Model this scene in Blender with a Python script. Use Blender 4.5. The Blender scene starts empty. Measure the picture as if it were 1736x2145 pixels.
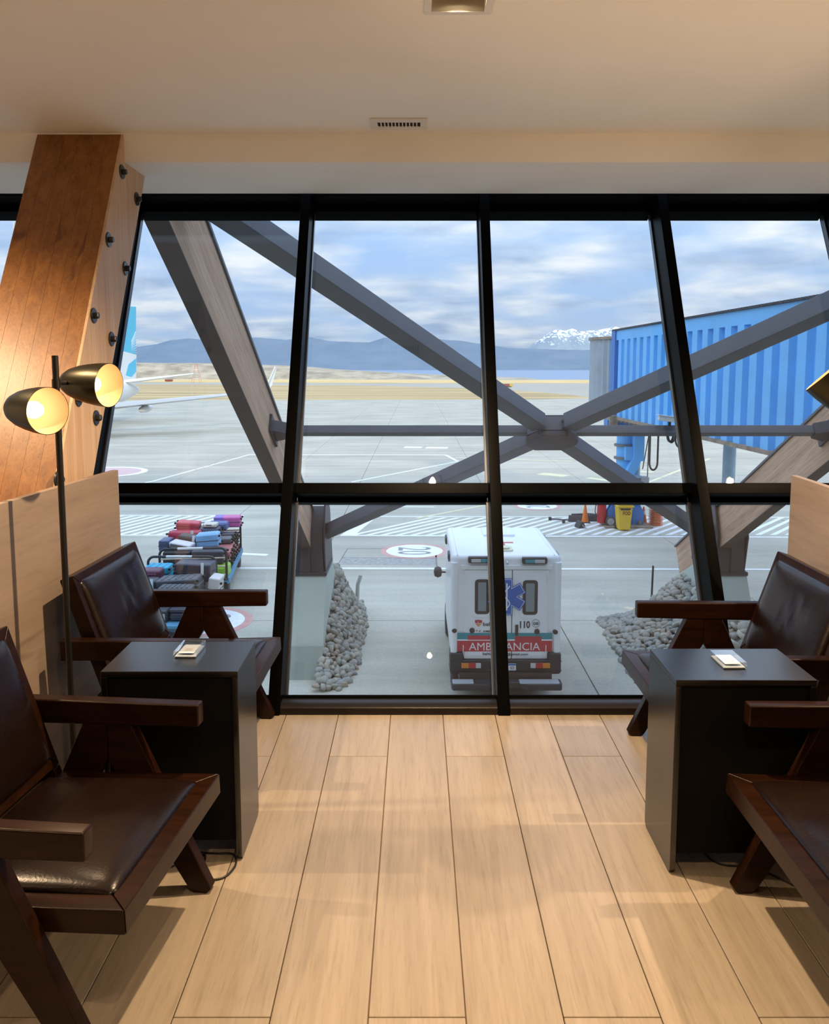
import bpy, bmesh, math, random
from mathutils import Matrix, Vector, noise
R = math.radians
random.seed(7)
sc = bpy.context.scene
col = sc.collection

# ------------------------------------------------------------------ camera
# photograph: focal length 1690 px on a 1736 px wide frame, optical centre at (872, 950), pitched 6.1 deg down, 1.55 m above floor
cam_d = bpy.data.cameras.new('camera'); cam = bpy.data.objects.new('camera', cam_d); col.objects.link(cam)
cam_d.sensor_fit = 'VERTICAL'; cam_d.sensor_height = 36.0
cam_d.lens = 1690.0 * 36.0 / 2145.0
cam_d.shift_x = (868.0 - 872.0) / 2145.0
cam_d.shift_y = (950.0 - 1072.5) / 2145.0
cam_d.clip_start = 0.05; cam_d.clip_end = 30000
cam.location = (0, 0, 1.55)
cam.rotation_euler = (R(90) - math.atan(181.0 / 1690.0), 0, 0)
sc.camera = cam

# ------------------------------------------------------------------ sky (overcast brightness law, broken cloud)
GROUND = -4.35
w = bpy.data.worlds.new('sky'); sc.world = w; w.use_nodes = True
nt = w.node_tree; nt.nodes.clear()
def N(tree, kind, **kw):
    n = tree.nodes.new(kind)
    for k, v in kw.items():
        if k.startswith('i_'):
            n.inputs[k[2:].replace('_', ' ')].default_value = v
        else:
            setattr(n, k, v)
    return n
def L(tree, a, b): tree.links.new(a, b)
def math_n(tree, op, a, b=None, c=None):
    n = tree.nodes.new('ShaderNodeMath'); n.operation = op
    for i, x in enumerate((a, b, c)):
        if x is None: continue
        if isinstance(x, (int, float)): n.inputs[i].default_value = x
        else: tree.links.new(x, n.inputs[i])
    return n.outputs[0]
def mix_c(tree, f, a, b, blend='MIX'):
    n = tree.nodes.new('ShaderNodeMix'); n.data_type = 'RGBA'; n.blend_type = blend
    for i, x in ((0, f), (6, a), (7, b)):
        if isinstance(x, (int, float)): n.inputs[i].default_value = x
        elif isinstance(x, tuple): n.inputs[i].default_value = (*x, 1) if len(x) == 3 else x
        else: tree.links.new(x, n.inputs[i])
    return n.outputs[2]
def ramp(tree, fac, stops):
    n = tree.nodes.new('ShaderNodeValToRGB'); cr = n.color_ramp
    while len(cr.elements) < len(stops): cr.elements.new(0.5)
    for e, (p, c_) in zip(cr.elements, stops):
        e.position = p; e.color = (*c_, 1) if len(c_) == 3 else c_
    tree.links.new(fac, n.inputs[0]); return n.outputs[0]
tc = N(nt, 'ShaderNodeTexCoord'); sep = N(nt, 'ShaderNodeSeparateXYZ'); L(nt, tc.outputs['Generated'], sep.inputs[0])
zp = math_n(nt, 'MAXIMUM', sep.outputs[2], 0.0)
zden = math_n(nt, 'ADD', zp, 0.13)
px = math_n(nt, 'DIVIDE', sep.outputs[0], zden); py = math_n(nt, 'DIVIDE', sep.outputs[1], zden)
comb = N(nt, 'ShaderNodeCombineXYZ'); L(nt, px, comb.inputs[0]); L(nt, py, comb.inputs[1])
n1 = N(nt, 'ShaderNodeTexNoise', i_Scale=1.45, i_Detail=9.0, i_Roughness=0.50, i_Distortion=0.25); L(nt, comb.outputs[0], n1.inputs['Vector'])
mp = N(nt, 'ShaderNodeMapping'); mp.inputs['Location'].default_value = (3.7, 1.9, 0); L(nt, comb.outputs[0], mp.inputs[0])
n2 = N(nt, 'ShaderNodeTexNoise', i_Scale=2.2, i_Detail=8.0, i_Roughness=0.50, i_Distortion=0.2); L(nt, mp.outputs[0], n2.inputs['Vector'])
clear = ramp(nt, zp, [(0.0, (.48, .61, .83)), (0.10, (.40, .57, .86)), (0.35, (.30, .48, .81))])
cloud = ramp(nt, n2.outputs[0], [(0.32, (.37, .48, .69)), (0.48, (.56, .66, .82)), (0.64, (.82, .85, .91))])
cf = ramp(nt, n1.outputs[0], [(0.34, (0, 0, 0)), (0.58, (1, 1, 1))])
sky = mix_c(nt, cf, clear, cloud)
grad = math_n(nt, 'MULTIPLY_ADD', zp, 1.7, 0.76)          # overcast luminance law: brighter towards the zenith
bg = N(nt, 'ShaderNodeBackground'); L(nt, sky, bg.inputs[0]); L(nt, grad, bg.inputs[1])
wo = N(nt, 'ShaderNodeOutputWorld'); L(nt, bg.outputs[0], wo.inputs[0])

# ------------------------------------------------------------------ sun: low, behind the terminal
sd = bpy.data.lights.new('sun', 'SUN'); sd.energy = 1.7; sd.color = (1.0, .80, .52); sd.angle = R(2.5)
sun = bpy.data.objects.new('sun', sd); col.objects.link(sun)
sun.rotation_euler = Vector((-.30, .88, -.345)).to_track_quat('-Z', 'Y').to_euler()
SPOT_W = 270.0; WARM = (1.0, .70, .42)

sc.view_settings.view_transform = 'Standard'; sc.view_settings.look = 'None'
sc.view_settings.exposure = 0.32; sc.view_settings.gamma = 1.0; sc.view_settings.use_curve_mapping = False
sc.cycles.use_denoising = True
sc.cycles.max_bounces = 8; sc.cycles.transparent_max_bounces = 16; sc.cycles.caustics_reflective = False; sc.cycles.caustics_refractive = False
sc.cycles.sample_clamp_indirect = 6.0

# ------------------------------------------------------------------ materials
MATS = {}
def newmat(name):
    m = bpy.data.materials.new(name); m.use_nodes = True
    t = m.node_tree; b = t.nodes['Principled BSDF']; MATS[name] = m
    return m, t, b
def mat(name, c, rough=.5, metal=0.0, spec=.5, var=0.0, scale=6.0, bump=0.0, bscale=None, rnd=0.0, coat=0.0, stretch=None):
    if name in MATS: return MATS[name]
    m, t, b = newmat(name)
    b.inputs['Roughness'].default_value = rough; b.inputs['Metallic'].default_value = metal
    b.inputs['Specular IOR Level'].default_value = spec; b.inputs['Coat Weight'].default_value = coat
    b.inputs['Base Color'].default_value = (*c, 1)
    if var or bump or rnd:
        tcn = N(t, 'ShaderNodeTexCoord'); mpn = N(t, 'ShaderNodeMapping'); L(t, tcn.outputs['Object'], mpn.inputs[0])
        if stretch: mpn.inputs['Scale'].default_value = stretch
        cur = None
        if var:
            nn = N(t, 'ShaderNodeTexNoise', i_Scale=scale, i_Detail=5.0, i_Roughness=.6); L(t, mpn.outputs[0], nn.inputs['Vector'])
            cur = ramp(t, nn.outputs[0], [(.28, tuple(max(0, x * (1 - var)) for x in c)), (.72, tuple(min(1, x * (1 + var)) for x in c))])
        if rnd:
            oi = N(t, 'ShaderNodeObjectInfo')
            k = math_n(t, 'MULTIPLY_ADD', oi.outputs['Random'], 2 * rnd, 1 - rnd)
            hs = N(t, 'ShaderNodeHueSaturation'); L(t, k, hs.inputs['Value'])
            if cur is not None: L(t, cur, hs.inputs['Color'])
            else: hs.inputs['Color'].default_value = (*c, 1)
            cur = hs.outputs[0]
        if cur is not None: L(t, cur, b.inputs['Base Color'])
        if bump:
            nb = N(t, 'ShaderNodeTexNoise', i_Scale=bscale or scale * 4, i_Detail=4.0); L(t, mpn.outputs[0], nb.inputs['Vector'])
            bp = N(t, 'ShaderNodeBump', i_Strength=bump, i_Distance=.02); L(t, nb.outputs[0], bp.inputs['Height']); L(t, bp.outputs[0], b.inputs['Normal'])
    return m
def wood(name, c1, c2, stretch, scale=6.0, rough=.4, rnd=0.0, line=.35, coat=0.0, bump=.08, dark=None, spec=.5):
    # grain: noise stretched along the board, plus fine dark pores
    m, t, b = newmat(name)
    b.inputs['Roughness'].default_value = rough; b.inputs['Coat Weight'].default_value = coat; b.inputs['Specular IOR Level'].default_value = spec
    tcn = N(t, 'ShaderNodeTexCoord'); oi = N(t, 'ShaderNodeObjectInfo')
    off = N(t, 'ShaderNodeVectorMath', operation='SCALE'); off.inputs[0].default_value = (13.1, 7.7, 5.3); L(t, oi.outputs['Random'], off.inputs['Scale'])
    add = N(t, 'ShaderNodeVectorMath', operation='ADD'); L(t, tcn.outputs['Object'], add.inputs[0]); L(t, off.outputs[0], add.inputs[1])
    mpn = N(t, 'ShaderNodeMapping'); mpn.inputs['Scale'].default_value = stretch; L(t, add.outputs[0], mpn.inputs[0])
    a = N(t, 'ShaderNodeTexNoise', i_Scale=scale, i_Detail=6.0, i_Roughness=.62, i_Distortion=.6); L(t, mpn.outputs[0], a.inputs['Vector'])
    c_ = N(t, 'ShaderNodeTexNoise', i_Scale=scale * 5, i_Detail=3.0, i_Roughness=.7); L(t, mpn.outputs[0], c_.inputs['Vector'])
    base = ramp(t, a.outputs[0], [(.30, c1), (.70, c2)])
    pore = ramp(t, c_.outputs[0], [(.30, (1 - line,) * 3), (.50, (1, 1, 1))])
    cur = mix_c(t, 1.0, base, pore, 'MULTIPLY')
    if dark:
        d_ = N(t, 'ShaderNodeTexNoise', i_Scale=scale * .45, i_Detail=2.0, i_Distortion=1.2); L(t, mpn.outputs[0], d_.inputs['Vector'])
        k = ramp(t, d_.outputs[0], [(.66, (0, 0, 0)), (.74, (1, 1, 1))]); cur = mix_c(t, k, cur, dark)
    if rnd:
        k = math_n(t, 'MULTIPLY_ADD', oi.outputs['Random'], 2 * rnd, 1 - rnd)
        hs = N(t, 'ShaderNodeHueSaturation'); L(t, k, hs.inputs['Value']); L(t, cur, hs.inputs['Color']); cur = hs.outputs[0]
    L(t, cur, b.inputs['Base Color'])
    if bump:
        bp = N(t, 'ShaderNodeBump', i_Strength=bump, i_Distance=.01); L(t, c_.outputs[0], bp.inputs['Height']); L(t, bp.outputs[0], b.inputs['Normal'])
    return m
def emis(name, c, s):
    m, t, b = newmat(name); b.inputs['Base Color'].default_value = (*c, 1)
    b.inputs['Emission Color'].default_value = (*c, 1); b.inputs['Emission Strength'].default_value = s
    return m
def glass(name, tint=(.96, .985, .99), k=1.0):
    m, t, b = newmat(name); t.nodes.remove(b)
    tr = N(t, 'ShaderNodeBsdfTransparent'); tr.inputs[0].default_value = (*tint, 1)
    gl = N(t, 'ShaderNodeBsdfGlossy', i_Roughness=0.0); gl.inputs[0].default_value = (1, 1, 1, 1)
    lw = N(t, 'ShaderNodeLayerWeight', i_Blend=.5); f5 = math_n(t, 'POWER', lw.outputs['Facing'], 5.0)      # Schlick reflectance, both faces alike
    f = math_n(t, 'MULTIPLY', math_n(t, 'MULTIPLY_ADD', f5, .9, .035), k)
    mx = N(t, 'ShaderNodeMixShader'); L(t, f, mx.inputs[0]); L(t, tr.outputs[0], mx.inputs[1]); L(t, gl.outputs[0], mx.inputs[2])
    L(t, mx.outputs[0], t.nodes['Material Output'].inputs[0])
    return m

# ------------------------------------------------------------------ geometry helpers
class MB:
    def __init__(s): s.v = []; s.f = []
    def add(s, vs, fs):
        o = len(s.v); s.v += [tuple(p) for p in vs]; s.f += [tuple(i + o for i in q) for q in fs]; return s
    def box(s, x0, x1, y0, y1, z0, z1, M=None):
        vs = [Vector(p) for p in ((x0, y0, z0), (x1, y0, z0), (x1, y1, z0), (x0, y1, z0), (x0, y0, z1), (x1, y0, z1), (x1, y1, z1), (x0, y1, z1))]
        if M: vs = [M @ p for p in vs]
        return s.add(vs, [(0, 3, 2, 1), (4, 5, 6, 7), (0, 1, 5, 4), (1, 2, 6, 5), (2, 3, 7, 6), (3, 0, 4, 7)])
    def prism(s, poly, a, b, plane='xz', M=None):
        # poly: 2D points; extruded along the remaining axis from a to b
        def P(p, q):
            return {'xz': (p[0], q, p[1]), 'yz': (q, p[0], p[1]), 'xy': (p[0], p[1], q)}[plane]
        n = len(poly); vs = [Vector(P(p, a)) for p in poly] + [Vector(P(p, b)) for p in poly]
        if M: vs = [M @ p for p in vs]
        fs = [tuple(range(n))[::-1], tuple(range(n, 2 * n))] + [(i, (i + 1) % n, n + (i + 1) % n, n + i) for i in range(n)]
        return s.add(vs, fs)
    def beam(s, p0, p1, wx, wy, ref=(0, 0, 1)):
        # box between two points: wx along side, wy along (roughly) ref
        p0 = Vector(p0); p1 = Vector(p1); d = (p1 - p0).normalized(); r_ = Vector(ref)
        side = d.cross(r_).normalized(); up = side.cross(d).normalized()
        vs = []
        for p in (p0, p1):
            for a, b in ((-1, -1), (1, -1), (1, 1), (-1, 1)): vs.append(p + side * a * wx / 2 + up * b * wy / 2)
        return s.add(vs, [(0, 1, 2, 3), (7, 6, 5, 4), (0, 4, 5, 1), (1, 5, 6, 2), (2, 6, 7, 3), (3, 7, 4, 0)])
    def cyl(s, p0, p1, r0, r1=None, n=16, cap=True):
        r1 = r0 if r1 is None else r1; p0 = Vector(p0); p1 = Vector(p1); d = (p1 - p0).normalized()
        a = d.orthogonal().normalized(); b = d.cross(a)
        vs = []
        for p, r_ in ((p0, r0), (p1, r1)):
            for i in range(n):
                t = 2 * math.pi * i / n; vs.append(p + (a * math.cos(t) + b * math.sin(t)) * r_)
        fs = [(i, (i + 1) % n, n + (i + 1) % n, n + i) for i in range(n)]
        if cap: fs += [tuple(range(n))[::-1], tuple(range(n, 2 * n))]
        return s.add(vs, fs)
    def tube(s, pts, r, n=8):
        pts = [Vector(p) for p in pts]; rings = []; prev = None
        for i, p in enumerate(pts):
            d = (pts[min(i + 1, len(pts) - 1)] - pts[max(i - 1, 0)]).normalized()
            a = d.orthogonal().normalized() if prev is None else (prev - d * prev.dot(d)).normalized()
            prev = a; b = d.cross(a)
            rings.append([p + (a * math.cos(2 * math.pi * k / n) + b * math.sin(2 * math.pi * k / n)) * r for k in range(n)])
        vs = [q for g in rings for q in g]; fs = []
        for i in range(len(pts) - 1):
            for k in range(n): fs.append((i * n + k, i * n + (k + 1) % n, (i + 1) * n + (k + 1) % n, (i + 1) * n + k))
        fs += [tuple(range(n))[::-1], tuple(range((len(pts) - 1) * n, len(pts) * n))]
        return s.add(vs, fs)
    def lathe(s, prof, o=(0, 0, 0), axis=(0, 0, 1), n=24, caps=True):
        # prof: (radius, height along axis)
        o = Vector(o); d = Vector(axis).normalized(); a = d.orthogonal().normalized(); b = d.cross(a); vs = []
        for r_, h in prof:
            for i in range(n):
                t = 2 * math.pi * i / n; vs.append(o + d * h + (a * math.cos(t) + b * math.sin(t)) * r_)
        m = len(prof); fs = [(j * n + i, j * n + (i + 1) % n, (j + 1) * n + (i + 1) % n, (j + 1) * n + i) for j in range(m - 1) for i in range(n)]
        if caps: fs += [tuple(range(n))[::-1], tuple(range((m - 1) * n, m * n))]
        return s.add(vs, fs)
    def mesh(s, name, smooth=False):
        me = bpy.data.meshes.new(name); me.from_pydata(s.v, [], s.f); me.update()
        if smooth: me.polygons.foreach_set('use_smooth', [True] * len(me.polygons))
        return me
    def build(s, name, m, parent=None, smooth=False, bevel=0.0, seg=2, ang=40, loc=None):
        return link(name, s.mesh(name, smooth), m, parent, bevel, seg, ang, loc, smooth)
def link(name, me, m, parent=None, bevel=0.0, seg=2, ang=40, loc=None, smooth=False):
    o = bpy.data.objects.new(name, me); col.objects.link(o)
    if m is not None and not me.materials: me.materials.append(m)
    if parent: o.parent = parent
    if loc: o.location = loc
    if bevel:
        md = o.modifiers.new('bevel', 'BEVEL'); md.width = bevel; md.segments = seg; md.limit_method = 'ANGLE'; md.angle_limit = R(ang)
        me.polygons.foreach_set('use_smooth', [True] * len(me.polygons))
        md2 = o.modifiers.new('wn', 'WEIGHTED_NORMAL'); md2.keep_sharp = True
    elif smooth:
        bm = bmesh.new(); bm.from_mesh(me)
        for e in bm.edges:
            if len(e.link_faces) == 2 and e.calc_face_angle(0) > R(ang): e.smooth = False
        bm.to_mesh(me); bm.free()
    return o
def empty(name, loc=(0, 0, 0), rz=0.0):
    o = bpy.data.objects.new(name, None); col.objects.link(o); o.location = loc; o.rotation_euler = (0, 0, rz); o.empty_display_size = .1
    return o
def tag(o, label, cat, group=None, kind=None):
    o['label'] = label; o['category'] = cat
    if group: o['group'] = group
    if kind: o['kind'] = kind
    return o
def struct(o, label=None):
    o['kind'] = 'structure'
    if label: o['label'] = label
    return o
def copy_tree(o, parent=None):
    c = o.copy(); col.objects.link(c); c.parent = parent
    for ch in list(o.children): copy_tree(ch, c)
    return c
def text_mb(body, size, extr=.001, bold=0.0):
    cu = bpy.data.curves.new('t', 'FONT'); cu.body = body; cu.size = size; cu.extrude = extr; cu.offset = bold; cu.align_x = 'CENTER'; cu.align_y = 'CENTER'; cu.resolution_u = 3
    ob = bpy.data.objects.new('t', cu); col.objects.link(ob)
    dg = bpy.context.evaluated_depsgraph_get(); dg.update()
    me = bpy.data.meshes.new_from_object(ob.evaluated_get(dg)); bpy.data.objects.remove(ob); bpy.data.curves.remove(cu)
    me.materials.clear()
    return me
def text(name, body, size, m, parent, M, fit=None, bold=0.0):
    me = text_mb(body, size, bold=bold)
    if fit:
        xs = [v.co.x for v in me.vertices]; ys = [v.co.y for v in me.vertices]
        sx = fit[0] / (max(xs) - min(xs)); sy = fit[1] / (max(ys) - min(ys)); cx = (max(xs) + min(xs)) / 2; cy = (max(ys) + min(ys)) / 2
        for v in me.vertices: v.co.x = (v.co.x - cx) * sx; v.co.y = (v.co.y - cy) * sy
    me.transform(M); me.name = name
    return link(name, me, m, parent)
def rrect(x0, x1, z0, z1, r, n=5):
    p = []
    for cx, cz, a0 in ((x1 - r, z0 + r, -90), (x1 - r, z1 - r, 0), (x0 + r, z1 - r, 90), (x0 + r, z0 + r, 180)):
        for i in range(n + 1):
            t = R(a0 + 90 * i / n); p.append((cx + r * math.cos(t), cz + r * math.sin(t)))
    return p
def arc_pts(cx, cz, r, a0, a1, n):
    return [(cx + r * math.cos(R(a0 + (a1 - a0) * i / n)), cz + r * math.sin(R(a0 + (a1 - a0) * i / n))) for i in range(n + 1)]

# ================================================================== THE ROOM
m_ceil = mat('ceiling_paint', (.94, .925, .90), rough=.9, var=.02, scale=2)
m_soff = mat('soffit_paint', (.93, .93, .92), rough=.85, var=.02, scale=2)
m_wall = mat('wall_paint', (.78, .73, .66), rough=.8); m_wallb = mat('rear_wall_paint', (.12, .10, .085), rough=.8)
m_black = mat('black_aluminium', (.0012, .0012, .0014), rough=.38, spec=.03)
m_bronze = mat('bronze_sill', (.012, .009, .007), rough=.33, spec=.35)
m_pane = glass('window_glass')
m_plank = wood('oak_plank', (.345, .285, .210), (.455, .385, .300), (9, .55, 9), scale=2.2, rough=.30, rnd=.05, line=.16, bump=.05)
m_sub = mat('grout', (.20, .14, .10), rough=.9)
CEIL = 2.675
# floor slab and planks (0.234 m wide, laid towards the window, joints staggered)
fl = MB().box(-3.9, 3.65, -5, 3.50, -.30, -.012).build('floor', m_sub); struct(fl, 'light oak plank floor running to the window')
PW = .234; X0 = -.1155 - PW * 17; cache = {}
for i in range(34):
    xa = X0 + i * PW; even = (i % 2 == 1)      # the column left of x=-.1155 has no joint at 3.085
    j = 3.085 if not even else 1.78
    ys = [j + k * 1.8 for k in range(-5, 3)]
    ys = [-5.0] + [y for y in ys if -4.9 < y < 3.45] + [3.50]
    for a, b in zip(ys, ys[1:]):
        ln = round(b - a - .0028, 4)
        if ln not in cache:
            cache[ln] = MB().box(-PW / 2 + .0014, PW / 2 - .0014, 0, ln, -.012, 0).mesh('plank'); cache[ln].materials.append(m_plank)
        o = link('plank', cache[ln], None, fl, loc=(xa + PW / 2, a + .0014, 0))
        md = o.modifiers.new('bevel', 'BEVEL'); md.width = .0012; md.segments = 1
# downlights: (x, y)
LIGHTS = [(.131, 2.608), (.131, .25), (.131, -2.2), (2.55, .25), (-2.45, .25), (2.55, -2.2), (-2.45, -2.2), (2.55, 2.608), (-2.45, 2.608)]
HW = .084
# ceiling sheet with openings for the downlights
xs = sorted({-3.9, 3.65} | {x + s * HW for x, y in LIGHTS for s in (-1, 1)}); ysl = sorted({-5.0, 4.06} | {y + s * HW for x, y in LIGHTS for s in (-1, 1)})
mb = MB()
for a, b in zip(xs, xs[1:]):
    for c_, d in zip(ysl, ysl[1:]):
        cx, cy = (a + b) / 2, (c_ + d) / 2
        if any(abs(cx - x) < HW and abs(cy - y) < HW for x, y in LIGHTS): continue
        mb.add([(a, c_, CEIL), (b, c_, CEIL), (b, d, CEIL), (a, d, CEIL)], [(0, 3, 2, 1)])
o = mb.build('ceiling', m_ceil); struct(o, 'smooth white ceiling washed with warm light')
o = MB().box(-3.9, 3.65, 4.05, 4.76, 2.54, 2.80).build('ceiling_bulkhead', m_soff); struct(o, 'lowered white bulkhead above the window')
for n_, b in (('wall_left', (-3.95, -3.85, -5, 5.2, -.3, 2.9)), ('wall_right', (3.6, 3.7, -5, 5.2, -.3, 2.9)), ('wall_back', (-3.9, 3.65, -5.1, -5.0, -.3, 2.9))):
    struct(MB().box(*b).build(n_, m_wallb if n_ == 'wall_back' else m_wall))
# terminal building around the lounge (casts the shade over the near apron)
m_cladding = mat('terminal_cladding', (.42, .43, .43), rough=.7, var=.08, scale=.6)
struct(MB().box(-75, 75, -40, 4.7, 2.82, 4.2).box(-75, 75, -40, 3.9, 4.2, 11.3).build('wall_terminal_upper', m_cladding))
struct(MB().box(-75, 75, -40, 2.9, GROUND, -.32).build('wall_terminal_lower', m_cladding))
struct(MB().box(-75, -3.97, -40, 3.9, -.34, 2.9).box(3.72, 75, -40, 3.9, -.34, 2.9).build('wall_terminal_side', m_cladding))

# inclined window wall: plane Y = 3.46 + .53 z (inner face of the mullions)
S = .53; k_ = math.sqrt(1 + S * S)
WM = Matrix(((1, 0, 0, 0), (0, 1 / k_, S / k_, 3.46), (0, -S / k_, 1 / k_, 0), (0, 0, 0, 1)))    # local x, d (outwards), l (up the slope)
win = empty('window_1', (0, 3.46, 0)); struct(win, 'outward-leaning black-framed window wall'); win.location = (0, 0, 0)
MX = [-3.73, -2.70, -1.67, -.640, .393, 1.424, 2.455, 3.485]
for x in MX:
    mb = MB().box(x - .027, x + .027, 0, .16, -.0, 2.99, WM).box(x - .016, x + .016, .16, .225, .02, 2.99, WM)
    mb.build('mullion', m_black, win, bevel=.002, seg=1)
m_trim = mat('dark_trim', (.07, .075, .085), rough=.28, metal=.7)
for a, b in zip(MX, MX[1:]):
    xa, xb = a + .027, b - .027
    MB().box(xa, xb, .085, .225, 1.080, 1.137, WM).box(xa, xb, .17, .215, 1.060, 1.080, WM).build('transom', m_black, win, bevel=.002, seg=1)
    MB().box(xa, xb, 0, .225, 2.900, 2.99, WM).box(xa, xb, .0, .022, 2.874, 2.90, WM).box(xa, xb, .135, .225, 2.868, 2.90, WM).build('header', m_black, win, bevel=.002, seg=1)
    MB().box(xa, xb, .055, .225, .0, .096, WM).build('sill', m_black, win, bevel=.003, seg=1)
    MB().prism([(3.468, 0), (3.56, 0), (3.56, .045), (3.502, .045), (3.475, .030)], xa, xb, 'yz').build('sill_ledge', m_bronze, win, bevel=.003, seg=1)
    for z0, z1 in ((.096, 1.066), (1.130, 2.880)):
        MB().box(xa - .005, xb + .005, .186, .196, z0, z1, WM).build('pane', m_pane, win)
    for xx in (xa + .004, xb - .004):     # glazing beads beside the glass
        for z0, z1 in ((.096, 1.06), (1.137, 2.868)):
            MB().box(xx - .004, xx + .004, .150, .186, z0, z1, WM).build('glazing_bead', m_trim, win)

# air vent in the ceiling
m_white = mat('white_metal', (.78, .76, .73), rough=.45)
m_dark = mat('dark_void', (.02, .018, .016), rough=.9)
v = empty('air_vent', (-.081, 3.885, CEIL)); tag(v, 'small white slotted air vent in the ceiling near the window', 'vent')
MB().box(-.131, .131, -.081, -.036, -.008, 0).box(-.131, .131, .036, .081, -.008, 0).box(-.131, -.099, -.036, .036, -.008, 0).box(.099, .131, -.036, .036, -.008, 0).build('frame', m_white, v, bevel=.002, seg=1)
MB().box(-.099, .099, -.036, .036, -.002, -.0005).build('backing', m_dark, v)
for i in range(11): MB().box(-.0025, .0025, -.036, .036, -.008, -.001).build('slat', m_white, v, loc=(-.0825 + i * .0165, 0, 0))

# ceiling downlights
m_lampglow = emis('lamp_glow', (1.0, .80, .52), 14.0)
m_refl = mat('lamp_reflector', (.75, .62, .40), rough=.3, metal=.7)
m_can = mat('lamp_can', (.72, .66, .56), rough=.5)
def downlight(i, x, y, label, power):
    r_ = empty('ceiling_downlight', (x, y, CEIL)); tag(r_, label, 'downlight', 'square recessed ceiling downlights')
    h = HW; o_ = .106
    MB().box(-o_, o_, -o_, -h, -.006, -.0005).box(-o_, o_, h, o_, -.006, -.0005).box(-o_, -h, -h, h, -.006, -.0005).box(h, o_, -h, h, -.006, -.0005).build('trim_ring', m_white, r_, bevel=.001, seg=1)
    mb = MB(); t = .004
    mb.box(-h - t, -h, -h, h, -.002, .11).box(h, h + t, -h, h, -.002, .11).box(-h, h, -h - t, -h, -.002, .11).box(-h, h, h, h + t, -.002, .11).box(-h, h, -h, h, .108, .112)
    mb.build('housing', m_can, r_)
    MB().lathe([(.062, .026), (.064, .022), (.066, .026), (.060, .05), (.035, .095), (.0, .100)], n=28, caps=False).build('reflector', m_refl, r_, smooth=True)
    MB().lathe([(.066, .030), (.083, .030), (.083, .034), (.066, .034)], n=28, caps=False).build('gimbal_ring', m_dark, r_, smooth=True)
    MB().lathe([(.0, .036), (.013, .038), (.015, .05), (.0, .06)], n=16, caps=False).build('bulb', m_lampglow, r_, smooth=True)
    ld = bpy.data.lights.new('downlight_lamp', 'SPOT'); ld.energy = power; ld.color = WARM; ld.spot_size = R(140); ld.spot_blend = .55; ld.shadow_soft_size = .022
    lo = bpy.data.objects.new('downlight_lamp', ld); col.objects.link(lo); lo.parent = r_; lo.location = (0, 0, .012)
for i, (x, y) in enumerate(LIGHTS):
    downlight(i, x, y, 'square recessed downlight at the top edge of the picture' if i == 0 else ('', 'square recessed downlight above the camera, on the centre line of the ceiling', 'square recessed downlight on the centre line near the rear wall', 'square recessed downlight above the aisle behind the right partition', 'square recessed downlight above the aisle behind the left partition', 'square recessed downlight in the rear right corner of the lounge', 'square recessed downlight in the rear left corner of the lounge', 'square recessed downlight beyond the right partition near the window', 'square recessed downlight beside the timber column beyond the left partition')[i], SPOT_W * (.88, .20, .08, .14, .14, .08, .08, .62, .50)[i])

# glulam column, leaning outwards, bolted
m_col = wood('glulam_orange', (.21, .080, .016), (.345, .150, .037), (16, 16, .42), scale=1.3, rough=.38, line=.30, bump=.05, dark=(.16, .055, .018))
m_bolt = mat('black_bolt', (.018, .018, .02), rough=.35, spec=.6)
m_colside = wood('glulam_daylit_side', (.58, .37, .21), (.74, .55, .37), (16, 16, .42), scale=1.3, rough=.5, line=.25, bump=.05, dark=(.72, .66, .58))  # side face colour lightened to show window daylight; pale scratches are wear
CS = .571
def cy(z, front=True): return (2.525 if front else 2.895) + CS * z
colr = empty('timber_column', (-1.62, 2.7, 0)); tag(colr, 'leaning orange-brown glulam timber column with black bolts', 'column')
def cpt(x, z, f): return (x + 1.62, cy(z, f) - 2.7, z)
zb, zt = .02, 2.71; XL, XR = -1.835, -1.418
# lamellas glued side by side across the front
nl = 6; wl = (XR - .012 - XL) / nl
for i in range(nl):
    xa = XL + i * wl; xb = xa + wl - .0008
    mb = MB(); mb.add([cpt(xa, zb, 1), cpt(xb, zb, 1), cpt(xb, zb, 0), cpt(xa, zb, 0), cpt(xa, zt, 1), cpt(xb, zt, 1), cpt(xb, zt, 0), cpt(xa, zt, 0)],
                     [(0, 3, 2, 1), (4, 5, 6, 7), (0, 1, 5, 4), (1, 2, 6, 5), (2, 3, 7, 6), (3, 0, 4, 7)])
    mb.build('lamella', m_col, colr)
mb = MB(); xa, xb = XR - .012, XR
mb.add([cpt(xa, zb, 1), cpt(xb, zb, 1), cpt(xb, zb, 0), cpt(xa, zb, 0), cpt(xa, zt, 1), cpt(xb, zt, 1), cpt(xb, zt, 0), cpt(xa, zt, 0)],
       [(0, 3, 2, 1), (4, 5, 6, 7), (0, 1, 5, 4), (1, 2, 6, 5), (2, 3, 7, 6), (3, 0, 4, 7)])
mb.build('daylit_side_face', m_colside, colr)
for y, z in ((4.005, 2.484), (4.202, 2.397), (3.797, 2.133), (4.001, 2.028), (3.587, 1.775), (3.784, 1.68), (3.388, 1.419), (3.566, 1.327), (3.160, 1.108)):
    b = MB().lathe([(.034, 0), (.034, .004), (.032, .006)], n=24).build('bolt_washer', m_bolt, colr, smooth=True)
    b.location = (XR + 1.62, y - 2.7, z); b.rotation_euler = (0, R(90), 0)
    MB().lathe([(.015, .005), (.0145, .022), (.012, .025)], n=6).build('bolt_head', m_bolt, b)

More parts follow.
